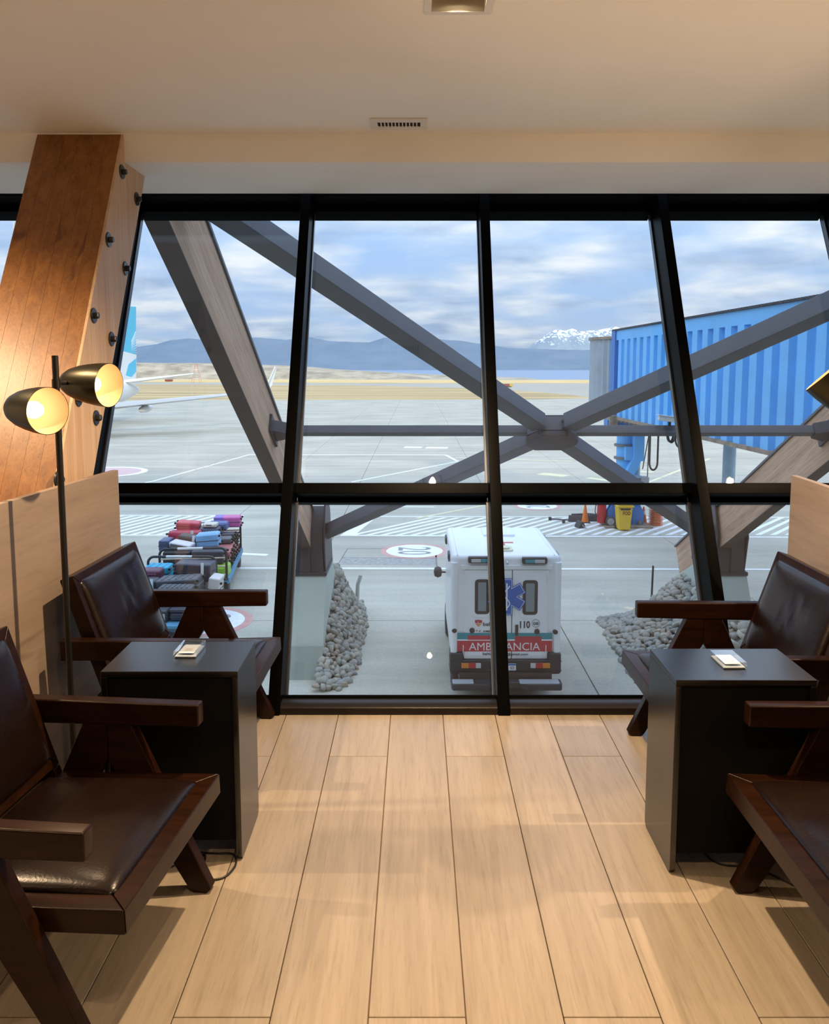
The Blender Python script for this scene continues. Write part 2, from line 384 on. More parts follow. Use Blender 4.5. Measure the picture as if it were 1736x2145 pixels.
# laminate partitions behind the chairs
m_lam = wood('oak_laminate', (.285, .215, .160), (.365, .285, .220), (5, .55, 6), scale=1.9, rough=.45, line=.14, bump=.02, dark=(.19, .13, .09))
def partition(name, p0, p1, th, ztop, label):
    a = Vector((p0[0], p0[1], 0)); b = Vector((p1[0], p1[1], 0)); d = b - a
    r_ = empty(name, a, math.atan2(d.y, d.x) - R(90)); tag(r_, label, 'partition')
    ln = d.length
    MB().box(0 if th > 0 else th, th if th > 0 else 0, 0, ln, .0, ztop).build('board', m_lam, r_, bevel=.0015, seg=1)
    return r_
partition('wood_partition', (-1.466, 1.30), (-1.313, 3.525), -.028, 1.100, 'pale oak laminate partition behind the left-hand chairs')
partition('wood_partition', (1.505, 1.30), (1.640, 3.50), .028, 1.080, 'pale oak laminate partition behind the right-hand chairs')

# ================================================================== CHAIRS
m_walnut = wood('dark_walnut', (.0090, .0031, .0012), (.0250, .0086, .0034), (1.2, 10, 10), scale=3.0, rough=.28, line=.25, bump=.02, spec=.22, coat=0.0)
def leather_mat():
    m, t, b = newmat('dark_leather')
    tcn = N(t, 'ShaderNodeTexCoord')
    a = N(t, 'ShaderNodeTexNoise', i_Scale=4.0, i_Detail=6.0, i_Roughness=.6); L(t, tcn.outputs['Object'], a.inputs['Vector'])
    L(t, ramp(t, a.outputs[0], [(.3, (.006, .0028, .0020)), (.62, (.0105, .0048, .0032)), (.8, (.019, .0083, .0052))]), b.inputs['Base Color'])
    L(t, math_n(t, 'MULTIPLY_ADD', a.outputs[0], .10, .22), b.inputs['Roughness']); b.inputs['Specular IOR Level'].default_value = .38
    f = N(t, 'ShaderNodeTexNoise', i_Scale=160.0, i_Detail=3.0); L(t, tcn.outputs['Object'], f.inputs['Vector'])
    bp = N(t, 'ShaderNodeBump', i_Strength=.10, i_Distance=.004); L(t, f.outputs[0], bp.inputs['Height']); L(t, bp.outputs[0], b.inputs['Normal'])
    return m
m_leather = leather_mat()
m_strap = mat('black_strap', (.012, .012, .012), rough=.7)
def cushion_mb(wx, wy, h, n=30, crease=0.0, seed=1):
    # pillow lying in its own xy plane, base z=0, domed top; crease adds pulled pleats
    mb = MB(); g = {}
    for i in range(n + 1):
        for j in range(n + 1):
            a = -1 + 2 * i / n; b = -1 + 2 * j / n
            a2 = math.copysign(1 - (1 - abs(a)) ** 1.6, a); b2 = math.copysign(1 - (1 - abs(b)) ** 1.6, b)
            e = (1 - a2 ** 8) * (1 - b2 ** 8); z = h * max(0, e) ** .42 * (.86 + .14 * (1 - a2 * a2) * (1 - b2 * b2))
            z += .0025 * noise.noise(Vector((a2 * 2.2 + seed, b2 * 2.2, seed))) * e
            if crease:
                for cx, wv, amp in ((.06, .030, 1), (-.10, .035, .8), (.20, .03, .7), (.33, .05, .5)):
                    s_ = b2 - cx - .10 * a2
                    z -= crease * amp * math.exp(-(s_ / wv) ** 2) * math.exp(-((a2 - .15) / .42) ** 2)
            rc = .97 if abs(a2) > .985 and abs(b2) > .985 else 1
            g[i, j] = len(mb.v); mb.v.append((a2 * wx / 2 * rc, b2 * wy / 2 * rc, z))
    for i in range(n):
        for j in range(n): mb.f.append((g[i, j], g[i + 1, j], g[i + 1, j + 1], g[i, j + 1]))
    rim = [g[i, 0] for i in range(n)] + [g[n, j] for j in range(n)] + [g[i, n] for i in range(n, 0, -1)] + [g[0, j] for j in range(n, 0, -1)]
    mb.f.append(tuple(rim[::-1]))
    return mb
def mitred(mb, x0, x1, y0, y1, wd, z0, z1, M=None, gap=.0008):
    # four mitred rails round a rectangle
    o = [(x0, y0), (x1, y0), (x1, y1), (x0, y1)]; i_ = [(x0 + wd, y0 + wd), (x1 - wd, y0 + wd), (x1 - wd, y1 - wd), (x0 + wd, y1 - wd)]
    for k in range(4):
        a, b, c_, d = Vector(o[k]), Vector(o[(k + 1) % 4]), Vector(i_[(k + 1) % 4]), Vector(i_[k])
        e = (b - a).normalized() * gap
        mb.prism([tuple(a + e), tuple(b - e), tuple(c_ - e), tuple(d + e)], z0, z1, 'xy', M)
    return mb
def make_chair():
    c = empty('lounge_chair')
    tilt = Matrix.Rotation(R(-2.2), 4, 'Y')            # seat falls slightly to the back
    TS = Matrix.Translation((0, 0, .38)) @ tilt
    mitred(MB(), -.555, 0, -.2985, .2985, .052, -.058, 0, TS).build('seat_frame', m_walnut, c, bevel=.003)
    MB().box(-.51, -.045, -.25, .25, -.04, -.012, TS).build('seat_board', m_strap, c)
    cu = cushion_mb(.462, .502, .034, seed=3); o = link('seat_cushion', cu.mesh('seat_cushion', True), m_leather, c)
    o.location = TS @ Vector((-.277, 0, -.006)); o.rotation_euler = (0, R(-2.2), 0)
    # backrest plane: local u up, origin at bottom front
    bd = Vector((-.335, 0, 1)).normalized(); bn = Vector((1, 0, .335)).normalized()
    BM = Matrix(((bd.x, 0, bn.x, -.487), (0, 1, 0, 0), (bd.z, 0, bn.z, .385), (0, 0, 0, 1)))     # local x=up, y=side, z=front normal
    bl = .438
    mb = mitred(MB(), 0, bl, -.297, .297, .034, -.052, 0, BM)
    for s in (-1, 1): mb.box(-.075, -.001, s * .297 if s < 0 else .263, -.263 if s < 0 else .297, -.052, 0, BM)
    mb.build('backrest_frame', m_walnut, c, bevel=.003)
    MB().box(.03, bl - .03, -.265, .265, -.040, -.010, BM).build('backrest_board', m_strap, c)
    cu = cushion_mb(.385, .535, .036, crease=.011, seed=9); o = link('backrest_cushion', cu.mesh('backrest_cushion', True), m_leather, c)
    o.matrix_local = BM @ Matrix.Translation((bl / 2, 0, -.008))
    for s in (-1, 1):
        ya, yb = (.302, .344) if s > 0 else (-.344, -.302)
        MB().prism([(-.665, .500), (-.06, .514), (-.06, .580), (-.665, .576)], ya, yb).build('armrest', m_walnut, c, bevel=.006, seg=3)
        y2a, y2b = (ya + .002, yb - .002)
        f = [(-.3402, .520), (-.3402, .402), (-.106, .012), (-.094, 0), (-.052, 0), (-.038, .014), (-.272, .520)]
        MB().prism(f[::-1], y2a, y2b).build('leg', m_walnut, c, bevel=.003)
        MB().prism([(-.6812 - x, z) for x, z in f], y2a, y2b).build('leg', m_walnut, c, bevel=.003)
    MB().cyl((-.33, -.302, .345), (-.33, .302, .345), .012).build('tie_rod', m_strap, c)
    return c
ch = make_chair()
spots = [((-.603, 3.119), -2, 'brown leather lounge chair by the window, beside the standing lamp'),
         ((-.601, 1.928), -6, 'brown leather lounge chair nearest the camera, in front of the lamp and left table'),
         ((.856, 2.955), 180, 'brown leather lounge chair by the window, beyond the right table'),
         ((.900, 1.930), 180, 'brown leather lounge chair cut off by the right edge of the picture, nearest')]
for i, ((x, y), a, lb) in enumerate(spots):
    o = ch if i == 0 else copy_tree(ch)
    o.location = (x, y, 0); o.rotation_euler = (0, 0, R(a)); tag(o, lb, 'chair', 'dark wood lounge chairs facing across the aisle')

# ================================================================== SIDE TABLES
m_table = mat('black_laminate', (.004, .004, .005), rough=.25, spec=1.0, bump=.01, bscale=300)
m_matt = mat('matt_black_board', (.004, .004, .004), rough=.7, spec=.12)
def make_table():
    t = empty('side_table'); W_, D_, H_ = .422, .272, .619
    MB().box(0, W_, 0, D_, H_ - .019, H_).build('top', m_table, t, bevel=.0012, seg=1)
    poly = [(0, H_ - .0195), (0, .022)] + [(.022 - .022 * math.cos(R(a)), .022 - .022 * math.sin(R(a))) for a in (30, 60, 90)] + [(D_ - .022 + .022 * math.sin(R(a)), .022 - .022 * math.cos(R(a))) for a in (0, 30, 60, 90)] + [(D_, H_ - .0195)]
    for a, b in ((0, .018), (W_ - .018, W_)): MB().prism(poly, a, b, 'yz').build('side_panel', m_table, t, bevel=.001, seg=1)
    MB().box(.018, W_ - .018, .012, .030, .062, H_ - .0195).build('front_panel', m_matt, t)
    MB().box(.018, W_ - .018, D_ - .030, D_ - .012, .062, H_ - .0195).build('back_panel', m_matt, t)
    return t
tb = make_table(); tb.location = (-.972, 2.396, 0); tag(tb, 'black box side table between the two left-hand chairs', 'table', 'black box side tables')
t2 = copy_tree(tb); t2.location = (.777, 2.327, 0); tag(t2, 'black box side table between the two right-hand chairs', 'table', 'black box side tables')
# acrylic blocks with a white card inside
m_acr = glass('acrylic', (.95, .97, .98), 2.6); m_card = mat('sky_tinted_card', (.72, .82, .97), rough=.5); m_ink = mat('grey_print', (.60, .61, .63), rough=.6)  # card colour tinted blue to stand for sky reflected in the block
def block(x, y, z, rz, label):
    r_ = empty('acrylic_block', (x, y, z), rz); tag(r_, label, 'sign holder', 'acrylic card blocks on the side tables')
    MB().box(-.037, .037, -.056, .056, 0.0005, .022).build('block', m_acr, r_, bevel=.0015, seg=2)
    MB().box(-.025, .025, -.040, .040, .0105, .0115).build('card', m_card, r_)
    MB().box(-.034, .034, -.053, .053, .0015, .0045).build('base_plate', mat('frosted_base', (.50, .58, .68), rough=.35), r_)
    MB().box(-.012, .012, -.020, .004, .0116, .0119).build('faint_print', m_ink, r_)
block(-.744, 2.566, .619, R(-1), 'clear acrylic block with a white card on the left table')
block(.986, 2.470, .619, R(1), 'clear acrylic block with a white card on the right table')

# cables on the floor
m_cable = mat('black_cable', (.012, .012, .012), rough=.5)
def smooth_path(p, n=8):
    out = []; p = [Vector(q) for q in p]
    for i in range(len(p) - 1):
        a, b, c_, d = p[max(i - 1, 0)], p[i], p[i + 1], p[min(i + 2, len(p) - 1)]
        for k in range(n):
            t = k / n; out.append(.5 * ((2 * b) + (c_ - a) * t + (2 * a - 5 * b + 4 * c_ - d) * t * t + (3 * b - a - 3 * c_ + d) * t ** 3))
    return out + [p[-1]]
tag(MB().tube(smooth_path([(-.80, 2.55, .10), (-.74, 2.46, .03), (-.70, 2.44, .0035), (-.64, 2.43, .0035), (-.585, 2.425, .0035), (-.565, 2.37, .0035), (-.585, 2.31, .0035), (-.63, 2.30, .0035), (-.66, 2.35, .0035), (-.675, 2.42, .004), (-.72, 2.40, .0035), (-.80, 2.33, .0035), (-.88, 2.33, .0035)]), .0032).build('power_cord', m_cable, smooth=True), 'thin black cord looped on the floor under the left table', 'cord')
tag(MB().tube(smooth_path([(.90, 2.50, .10), (.91, 2.43, .03), (.93, 2.40, .0035), (.96, 2.37, .0035), (1.02, 2.36, .0035), (1.08, 2.33, .0035), (1.16, 2.24, .0035), (1.25, 2.18, .0035)]), .0032).build('power_cord', m_cable, smooth=True), 'thin black cord trailing on the floor under the right table', 'cord')

# ================================================================== STANDING LAMPS
m_pole = mat('black_steel', (.010, .010, .010), rough=.35, spec=.5)
m_shade = mat('olive_bronze', (.060, .055, .035), rough=.34, metal=.8)
m_shade_in = mat('shade_inside', (.86, .64, .40), rough=.6)
m_bulb = emis('bulb_glow', (1.0, .82, .56), 2.6)
def lamp(name, px_, py_, ztop, heads, label):
    r_ = empty(name, (px_, py_, 0)); tag(r_, label, 'floor lamp', 'standing lamps with two swivel heads')
    MB().lathe([(.13, 0), (.13, .012), (.125, .016), (.02, .018), (.014, .03)], n=36).build('base', m_pole, r_, smooth=True)
    MB().cyl((0, 0, .018), (0, 0, ztop), .0105, n=18).build('pole', m_pole, r_, smooth=True)
    for op, ax in heads:
        op = Vector(op) - Vector((px_, py_, 0)); ax = Vector(ax).normalized(); ln = .19; back = op - ax * ln
        prof = [(.0, 0), (.018, .002), (.034, .012), (.048, .035), (.060, .070), (.068, .110), (.0735, .150), (.0755, ln)]
        inn = [(.0735, ln), (.0715, .150), (.066, .110), (.058, .070), (.046, .036), (.030, .014), (0, .008)]
        h = MB().lathe(prof + [(.0735, ln)], back, ax, 40, caps=False).build('shade', m_shade, r_, smooth=True, ang=60)
        MB().lathe(inn, back, ax, 40, caps=False).build('shade_lining', m_shade_in, h, smooth=True, ang=60)
        MB().lathe([(.0, .150), (.012, .148), (.022, .140), (.028, .125), (.028, .113), (.022, .095), (.015, .075), (.014, .02)], back, ax, 24, caps=False).build('bulb', m_bulb, h, smooth=True, ang=80)
        ld = bpy.data.lights.new('shade_light', 'SPOT'); ld.energy = 9.0; ld.color = WARM; ld.spot_size = R(125); ld.spot_blend = .5; ld.shadow_soft_size = .02
        lo = bpy.data.objects.new('shade_light', ld); col.objects.link(lo); lo.parent = h; lo.location = back + ax * (ln - .02); lo.rotation_euler = ax.to_track_quat('-Z', 'Y').to_euler()
        mid = back + ax * .05; pz = Vector((0, 0, mid.z))
        dirn = (pz - mid).normalized()
        MB().cyl(mid + dirn * .03, pz, .007, n=12).build('swivel_arm', m_pole, r_, smooth=True)
        MB().cyl(pz - Vector((0, 0, .014)), pz + Vector((0, 0, .014)), .0135, n=16).build('collar', m_pole, r_, smooth=True)
    return r_
lamp('floor_lamp', -1.192, 2.68, 1.588, [((-1.155, 2.530, 1.413), (.86, -.50, -.03)), ((-1.047, 2.760, 1.488), (.955, -.29, -.06))], 'black standing lamp with two lit bronze heads beside the timber column')
lamp('floor_lamp', 1.405, 2.58, 1.60, [((1.272, 2.52, 1.530), (-.62, .27, .70)), ((1.50, 2.45, 1.44), (.70, -.55, .2))], 'black standing lamp whose tilted head shows at the right edge')

# ================================================================== OUTSIDE: GROUND AND LANDSCAPE
G = GROUND
def concrete_mat():
    m, t, b = newmat('apron_concrete'); b.inputs['Roughness'].default_value = .85; b.inputs['Specular IOR Level'].default_value = .25
    tcn = N(t, 'ShaderNodeTexCoord')
    a = N(t, 'ShaderNodeTexNoise', i_Scale=.22, i_Detail=6.0, i_Roughness=.6); L(t, tcn.outputs['Object'], a.inputs['Vector'])
    mp_ = N(t, 'ShaderNodeMapping'); mp_.inputs['Scale'].default_value = (.12, 1.0, 1); L(t, tcn.outputs['Object'], mp_.inputs[0])
    s_ = N(t, 'ShaderNodeTexNoise', i_Scale=1.1, i_Detail=4.0, i_Roughness=.6); L(t, mp_.outputs[0], s_.inputs['Vector'])
    f = N(t, 'ShaderNodeTexNoise', i_Scale=14.0, i_Detail=5.0, i_Roughness=.7); L(t, tcn.outputs['Object'], f.inputs['Vector'])
    c1 = ramp(t, a.outputs[0], [(.3, (.45, .425, .350)), (.7, (.58, .55, .455))])
    c2 = ramp(t, s_.outputs[0], [(.35, (.86, .86, .86)), (.65, (1.06, 1.06, 1.06))])
    c3 = ramp(t, f.outputs[0], [(.35, (.86, .86, .86)), (.62, (1, 1, 1))])
    L(t, mix_c(t, 1.0, mix_c(t, 1.0, c1, c2, 'MULTIPLY'), c3, 'MULTIPLY'), b.inputs['Base Color'])
    bp = N(t, 'ShaderNodeBump', i_Strength=.15, i_Distance=.03); L(t, f.outputs[0], bp.inputs['Height']); L(t, bp.outputs[0], b.inputs['Normal'])
    return m
m_apron = concrete_mat()
m_joint = mat('joint_filler', (.22, .21, .19), rough=.9)
m_paint = mat('white_road_paint', (.86, .87, .88), rough=.7, var=.10, scale=5)
m_yel = mat('faded_yellow_paint', (.72, .66, .42), rough=.75, var=.1, scale=3)
m_redp = mat('faded_red_paint', (.62, .34, .30), rough=.75, var=.1, scale=3)
m_pinkp = mat('worn_pink_paint', (.62, .44, .44), rough=.8)
m_greyp = mat('grey_road_paint', (.27, .28, .28), rough=.75)
ap = MB().box(-160, 160, -45, 160, G - .6, G - .03).build('ground_apron', m_joint); struct(ap, 'grey concrete apron outside the window')
# cast slabs with open joints between them
slab_y = [2.9, 9.0, 13.6, 18.36, 23.05, 27.6, 33.0, 40.0, 48.0, 60, 75, 95, 120, 160]
slab_x = [-160, -60, -34, -20.5, -12.6, -7.1, -2.9, 3.3, 8.6, 14.2, 21.5, 34, 60, 160]
for yi, (a, b) in enumerate(zip(slab_y, slab_y[1:])):
    for c_, d in zip(slab_x, slab_x[1:]):
        cx, cy_ = (c_ + d) / 2, (a + b) / 2; g_ = .012 if b < 40 else .010
        hx, hy = (d - c_) / 2 - g_, (b - a) / 2 - g_
        o = MB().box(cx - hx, cx + hx, cy_ - hy, cy_ + hy, G - .04, G).build('concrete_slab', m_apron, ap)
PZ = G + .004
def paint(name, poly, m, h=0.0):
    return MB().prism(poly, PZ - .006 + h, PZ + h, 'xy').build(name, m, ap)
def strip(name, a, b, wd, m, h=0.0):
    a = Vector(a); b = Vector(b); d = (b - a).normalized(); n_ = Vector((-d.y, d.x)) * wd / 2
    return paint(name, [tuple(a - n_), tuple(b - n_), tuple(b + n_), tuple(a + n_)], m, h)
# hatched no-parking bands
def clip_strip(x0, dx, wd, ya, yb, m):
    paint('hatch_stripe', [(x0, ya), (x0 + wd, ya), (x0 + wd + dx, yb), (x0 + dx, yb)], m)
for i in range(38): clip_strip(-2.35 + i * .53, 2.85, .22, 28.05, 31.35, m_paint)
strip('marking_line', (-2.68, 27.98), (18.5, 27.55), .16, m_paint, .001); strip('marking_line', (-2.35, 31.62), (19.5, 31.35), .14, m_paint, .001)
paint('marking_line', [(-2.68, 27.9), (-2.2, 27.9), (-1.55, 31.6), (-2.0, 31.6)], m_paint, .0015)
for i in range(17): clip_strip(-16.6 + i * .46, 1.55, .19, 28.1, 31.7, m_paint)
strip('marking_line', (-17, 28.02), (-8.6, 28.02), .14, m_paint, .001); strip('marking_line', (-17, 31.9), (-6.9, 31.8), .14, m_paint, .001)
paint('marking_line', [(-8.9, 28.0), (-8.55, 28.0), (-6.9, 31.85), (-7.45, 31.85)], m_paint, .0015)
strip('marking_line', (-30, 23.6), (30, 22.95), .15, m_paint)
strip('marking_line', (-13.7, 41.57), (-11.35, 54.2), .16, m_paint) ; strip('marking_line', (-13.9, 41.0), (-13.7, 41.6), .16, m_paint)
strip('marking_line', (-11.4, 54.4), (2.0, 54.3), .25, m_paint); strip('marking_line', (2.0, 54.1), (2.6, 50.4), .20, m_paint); strip('marking_line', (2.6, 50.4), (-3.4, 41.2), .16, m_paint)
strip('marking_line', (-1.1, 33.9), (.75, 33.8), .14, m_paint); strip('marking_line', (-5.8, 25.2), (-4.7, 25.0), .25, m_paint)
strip('marking_line', (-.9, 59.5), (.4, 59.3), 1.0, m_paint); strip('marking_line', (.7, 59.2), (2.3, 59.0), 1.0, m_paint)
strip('marking_line', (.0, 31.2), (3.2, 34.5), .16, m_yel, .002); strip('marking_line', (2.6, 52.6), (9.8, 50.6), .2, m_yel)
strip('marking_line', (10.8, 39.4), (19, 52), .2, m_yel); strip('marking_line', (10.2, 46), (13.4, 45.2), .35, m_yel); strip('marking_line', (6.9, 44.6), (8.2, 43.6), .9, m_yel); strip('marking_line', (9.2, 42.9), (10.1, 41.7), .5, m_yel)
for i in range(4): strip('pink_line', (-30 + i * 3, 60 - i * 3), (-9 + i * 2, 47 - i * 2), .08, m_pinkp)
strip('pink_line', (10, 38.6), (22, 46), .08, m_pinkp); strip('pink_line', (12, 44), (24, 35), .08, m_pinkp)
def disc(cx, cy_, r, n=40): return [(cx + r * math.cos(2 * math.pi * i / n), cy_ + r * math.sin(2 * math.pi * i / n)) for i in range(n)]
def speed_circle(cx, cy_, r, rot):
    paint('circle_edge', disc(cx, cy_, r), m_redp); paint('circle_field', disc(cx, cy_, r * .83), m_paint, .003)
    text('circle_number', '20', 1.0, m_greyp, ap, Matrix.Translation((cx, cy_, PZ + .005)) @ Matrix.Rotation(rot, 4, 'Z'), (r * .95, r * .98))
speed_circle(-.06, 25.55, 1.10, R(-90)); speed_circle(5.16, 34.05, 1.02, R(90)); speed_circle(-4.95, 18.3, 1.12, R(-90))
paint('circle_edge', disc(-17.6, 45.3, 2.3), m_paint); paint('circle_field', disc(-17.6, 45.3, 1.95), m_pinkp, .003)
# drain strip and patched slab beside the first circle
m_patch = mat('patched_concrete', (.36, .355, .33), rough=.95, var=.35, scale=9)
paint('patch', [(-2.30, 23.75), (.62, 23.65), (.60, 24.55), (-2.30, 24.65)], m_patch, -.002)
strip('slot_drain', (.60, 22.6), (.62, 25.4), .05, m_joint, .0); strip('slot_drain', (-2.30, 24.65), (.60, 24.55), .03, m_joint, .0); strip('slot_drain', (-2.38, 23.3), (-2.25, 25.9), .03, m_joint, .0); strip('slot_drain', (-2.25, 25.9), (-.9, 25.9), .03, m_joint, .0)
m_tyre = mat('tyre_marks', (.36, .37, .36), rough=.9, var=.3, scale=12)

# airfield beyond the apron
m_grass = mat('dry_grass', (.50, .36, .17), rough=.95, var=.50, scale=.03, bump=.4, bscale=.6, stretch=(.5, 6, 1))
m_gold = mat('golden_grass', (.70, .50, .22), rough=.95, var=.25, scale=.04, stretch=(1, 3, 1))
m_runway = mat('pale_taxiway', (.42, .385, .315), rough=.9, var=.06, scale=.03)
m_dirt = mat('earth_bank', (.42, .35, .25), rough=.95, var=.45, scale=.12, bump=.6, bscale=.5, stretch=(1.0, 1.0, 2.2))
struct(MB().box(-900, 900, 160.05, 392, G - .8, G).build('ground_airfield', m_runway))
o = MB().prism([(-900, 146), (-20, 146), (20, 148), (34, 155), (33, 172), (28, 196), (12, 230), (-20, 262), (-200, 300), (-900, 320)], G, G + .03, 'xy').build('ground_grass_infield', m_grass); struct(o)
o = MB().prism([(-900, 340), (-100, 318), (-20, 300), (40, 296), (150, 300), (900, 300), (900, 340), (150, 352), (60, 366), (-60, 385), (-900, 400)], G - .8, G + .12, 'xy').build('ground_golden_verge', m_gold); struct(o)
# earth bank (rippled spoil heap) along the far edge
mb = MB(); prof = [(-420, 3.6), (-180, 3.9), (-120, 3.7), (-90, 2.9), (-60, 1.9), (-45, .6), (-30, -.6), (-10, -1.6), (20, -3.2), (60, -4.2)]
def pl(x):
    for (a, b), (c_, d) in zip(prof, prof[1:]):
        if a <= x <= c_: return b + (d - b) * (x - a) / (c_ - a)
    return prof[-1][1]
nx, ny = 260, 10
for i in range(nx + 1):
    x = -420 + 480 * i / nx; h = pl(x) - G
    for j in range(ny + 1):
        t = j / ny; y = 398 + 60 * t; s_ = min(1, t * 2.4); e = 1 - (1 - s_) ** 1.5
        nz = noise.noise(Vector((x * .09 + t * 2.0, t * 1.5, 3))) * .9 * (1 - abs(2 * s_ - 1)) + noise.noise(Vector((x * .03, 7, 1))) * .5
        mb.v.append((x, y, G - .3 + (h + .3) * e + nz * min(1, h / 3) * min(1, t * 4)))
for i in range(nx):
    for j in range(ny): a = i * (ny + 1) + j; mb.f.append((a, a + ny + 1, a + ny + 2, a + 1))
struct(mb.build('ground_earth_bank', m_dirt, smooth=True))
# sea and far mountains
m_sea = mat('sea_water', (.16, .25, .38), rough=.32, spec=.5, bump=.12, bscale=.05)
struct(MB().box(-9000, 9000, 330, 5200, -15, -14).build('ground_sea', m_sea))
def mountain_mat(name, rock, rock2, snow=None, z0=0, z1=1):
    m, t, b = newmat(name); b.inputs['Roughness'].default_value = 1.0; b.inputs['Specular IOR Level'].default_value = 0.0
    tcn = N(t, 'ShaderNodeTexCoord'); a = N(t, 'ShaderNodeTexNoise', i_Scale=.006, i_Detail=8.0, i_Roughness=.62); L(t, tcn.outputs['Object'], a.inputs['Vector'])
    cur = ramp(t, a.outputs[0], [(.35, rock), (.66, rock2)])
    if snow:
        sp = N(t, 'ShaderNodeSeparateXYZ'); L(t, tcn.outputs['Object'], sp.inputs[0])
        hgt = N(t, 'ShaderNodeMapRange'); L(t, sp.outputs[2], hgt.inputs[0]); hgt.inputs[1].default_value = z0; hgt.inputs[2].default_value = z1
        mp_ = N(t, 'ShaderNodeMapping'); mp_.inputs['Scale'].default_value = (1.0, .6, .42); mp_.inputs['Rotation'].default_value = (0, R(28), 0); L(t, tcn.outputs['Object'], mp_.inputs[0])
        q = N(t, 'ShaderNodeTexNoise', i_Scale=.030, i_Detail=7.0, i_Roughness=.62, i_Distortion=.5); L(t, mp_.outputs[0], q.inputs['Vector'])
        s_ = math_n(t, 'ADD', hgt.outputs[0], math_n(t, 'MULTIPLY_ADD', q.outputs[0], 2.6, -1.3))
        k = ramp(t, s_, [(.50, (0, 0, 0)), (.60, (1, 1, 1))]); cur = mix_c(t, k, cur, snow)
    L(t, cur, b.inputs['Base Color']); return m
def range_mesh(name, m, ridge, Y0, depth, zbase, rough, seed, sub=12):
    # ridge: (x, z) heights along the crest; slope towards us with gullies
    mb = MB(); pts = []
    for (a, b), (c_, d) in zip(ridge, ridge[1:]):
        for k in range(sub): pts.append((a + (c_ - a) * k / sub, b + (d - b) * k / sub))
    pts.append(ridge[-1]); nj = 14
    for i, (x, z) in enumerate(pts):
        z += rough * .25 * noise.fractal(Vector((x * .004, seed, 0)), 1.0, 2.0, 5)
        for j in range(nj + 1):
            t = j / nj; zz = zbase + (z - zbase) * (t ** 1.25); n_ = noise.fractal(Vector((x * .0032 + t * .4, t * 2.2, seed)), 1.0, 2.0, 5)
            mb.v.append((x, Y0 + depth * t + n_ * rough * 2.2 * (t * (1.2 - t)), zz + n_ * rough * t * (1 - t) * 2))
    for i in range(len(pts) - 1):
        for j in range(nj): a = i * (nj + 1) + j; mb.f.append((a, a + nj + 1, a + nj + 2, a + 1))
    return struct(mb.build(name, m, smooth=True, ang=180))
m_mtn = mountain_mat('hazed_mountain', (.165, .225, .290), (.20, .26, .325)); m_snow = mountain_mat('snow_mountain', (.27, .33, .38), (.33, .38, .42), (.84, .88, .97), 130, 450)  # far range: blue distance haze is mixed into its rock colours
def px_ridge(pts, Y): return [((u - 872) / 1690.0 * Y, 1.55 + (769 - v) / 1690.0 * Y) for u, v in pts]
YM = 5000.0
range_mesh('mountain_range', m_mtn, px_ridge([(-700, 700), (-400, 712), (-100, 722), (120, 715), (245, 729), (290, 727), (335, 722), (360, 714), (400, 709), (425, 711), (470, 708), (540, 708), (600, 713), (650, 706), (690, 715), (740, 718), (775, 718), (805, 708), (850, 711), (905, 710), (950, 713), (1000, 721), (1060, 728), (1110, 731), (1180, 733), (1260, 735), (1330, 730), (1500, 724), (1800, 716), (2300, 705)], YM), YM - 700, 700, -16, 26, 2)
range_mesh('snow_peak', m_snow, px_ridge([(1040, 750), (1098, 732), (1125, 715), (1150, 697), (1165, 690), (1180, 694), (1195, 689), (1212, 696), (1228, 694), (1250, 693), (1270, 688), (1285, 685), (1300, 692), (1330, 700), (1400, 712)], 7600), 6600, 1000, -16, 34, 8)

# ================================================================== STRUTS AND CROSS-BRACING OUTSIDE THE GLASS
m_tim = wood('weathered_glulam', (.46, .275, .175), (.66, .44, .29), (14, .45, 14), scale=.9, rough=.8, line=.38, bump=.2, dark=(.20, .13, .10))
m_tim2 = mat('dark_underside_timber', (.085, .062, .055), rough=.75, var=.15, scale=3)  # darker tone for the strut undersides
m_steel = mat('grey_painted_steel', (.105, .110, .128), rough=.5, var=.10, scale=4, bump=.03)
m_shoe = mat('dark_steel_shoe', (.055, .048, .058), rough=.5, var=.12, scale=4)
m_pier = mat('pale_green_concrete', (.50, .54, .46), rough=.9, var=.08, scale=1.2, bump=.06)
MS = 1.8143; kk = math.sqrt(1 + MS * MS); U = Vector((0, -MS / kk, 1 / kk)); NN = Vector((0, -1 / kk, -MS / kk)); A0 = 12.908; XC = 1.967
def plane_pt(x, z): return Vector((x, A0 - MS * z, z))
def inclined(x, za, zb_): return plane_pt(x, za), plane_pt(x, zb_)
def strut(x, label, group):
    r_ = empty('timber_strut', (x, A0 - MS * -2.0, -2.0)); tag(r_, label, 'strut', group)
    a, b = inclined(0, -2.95, 3.85); o = Vector((0, -(A0 - MS * -2.0), 2.0)); a += o; b += o
    ln = (b - a).length
    BM_ = Matrix(((1, 0, 0, a.x), (0, U.y, -NN.y, a.y), (0, U.z, -NN.z, a.z), (0, 0, 0, 1)))      # local x, along strut, up-normal
    MB().box(-.10, .10, 0, ln, -.39, .39).build('timber', m_tim, r_, bevel=.006, seg=1).matrix_local = BM_
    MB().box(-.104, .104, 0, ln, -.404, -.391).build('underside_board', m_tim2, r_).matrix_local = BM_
    MB().box(-.125, .125, -.05, ln, .391, .43).build('capping', m_steel, r_).matrix_local = BM_
    return r_
strut(XC - 4.1734, 'inclined timber strut outside the window, left of the cross-bracing', 'inclined timber struts')
strut(XC + 4.1734, 'inclined timber strut outside the window, right of the cross-bracing', 'inclined timber struts')
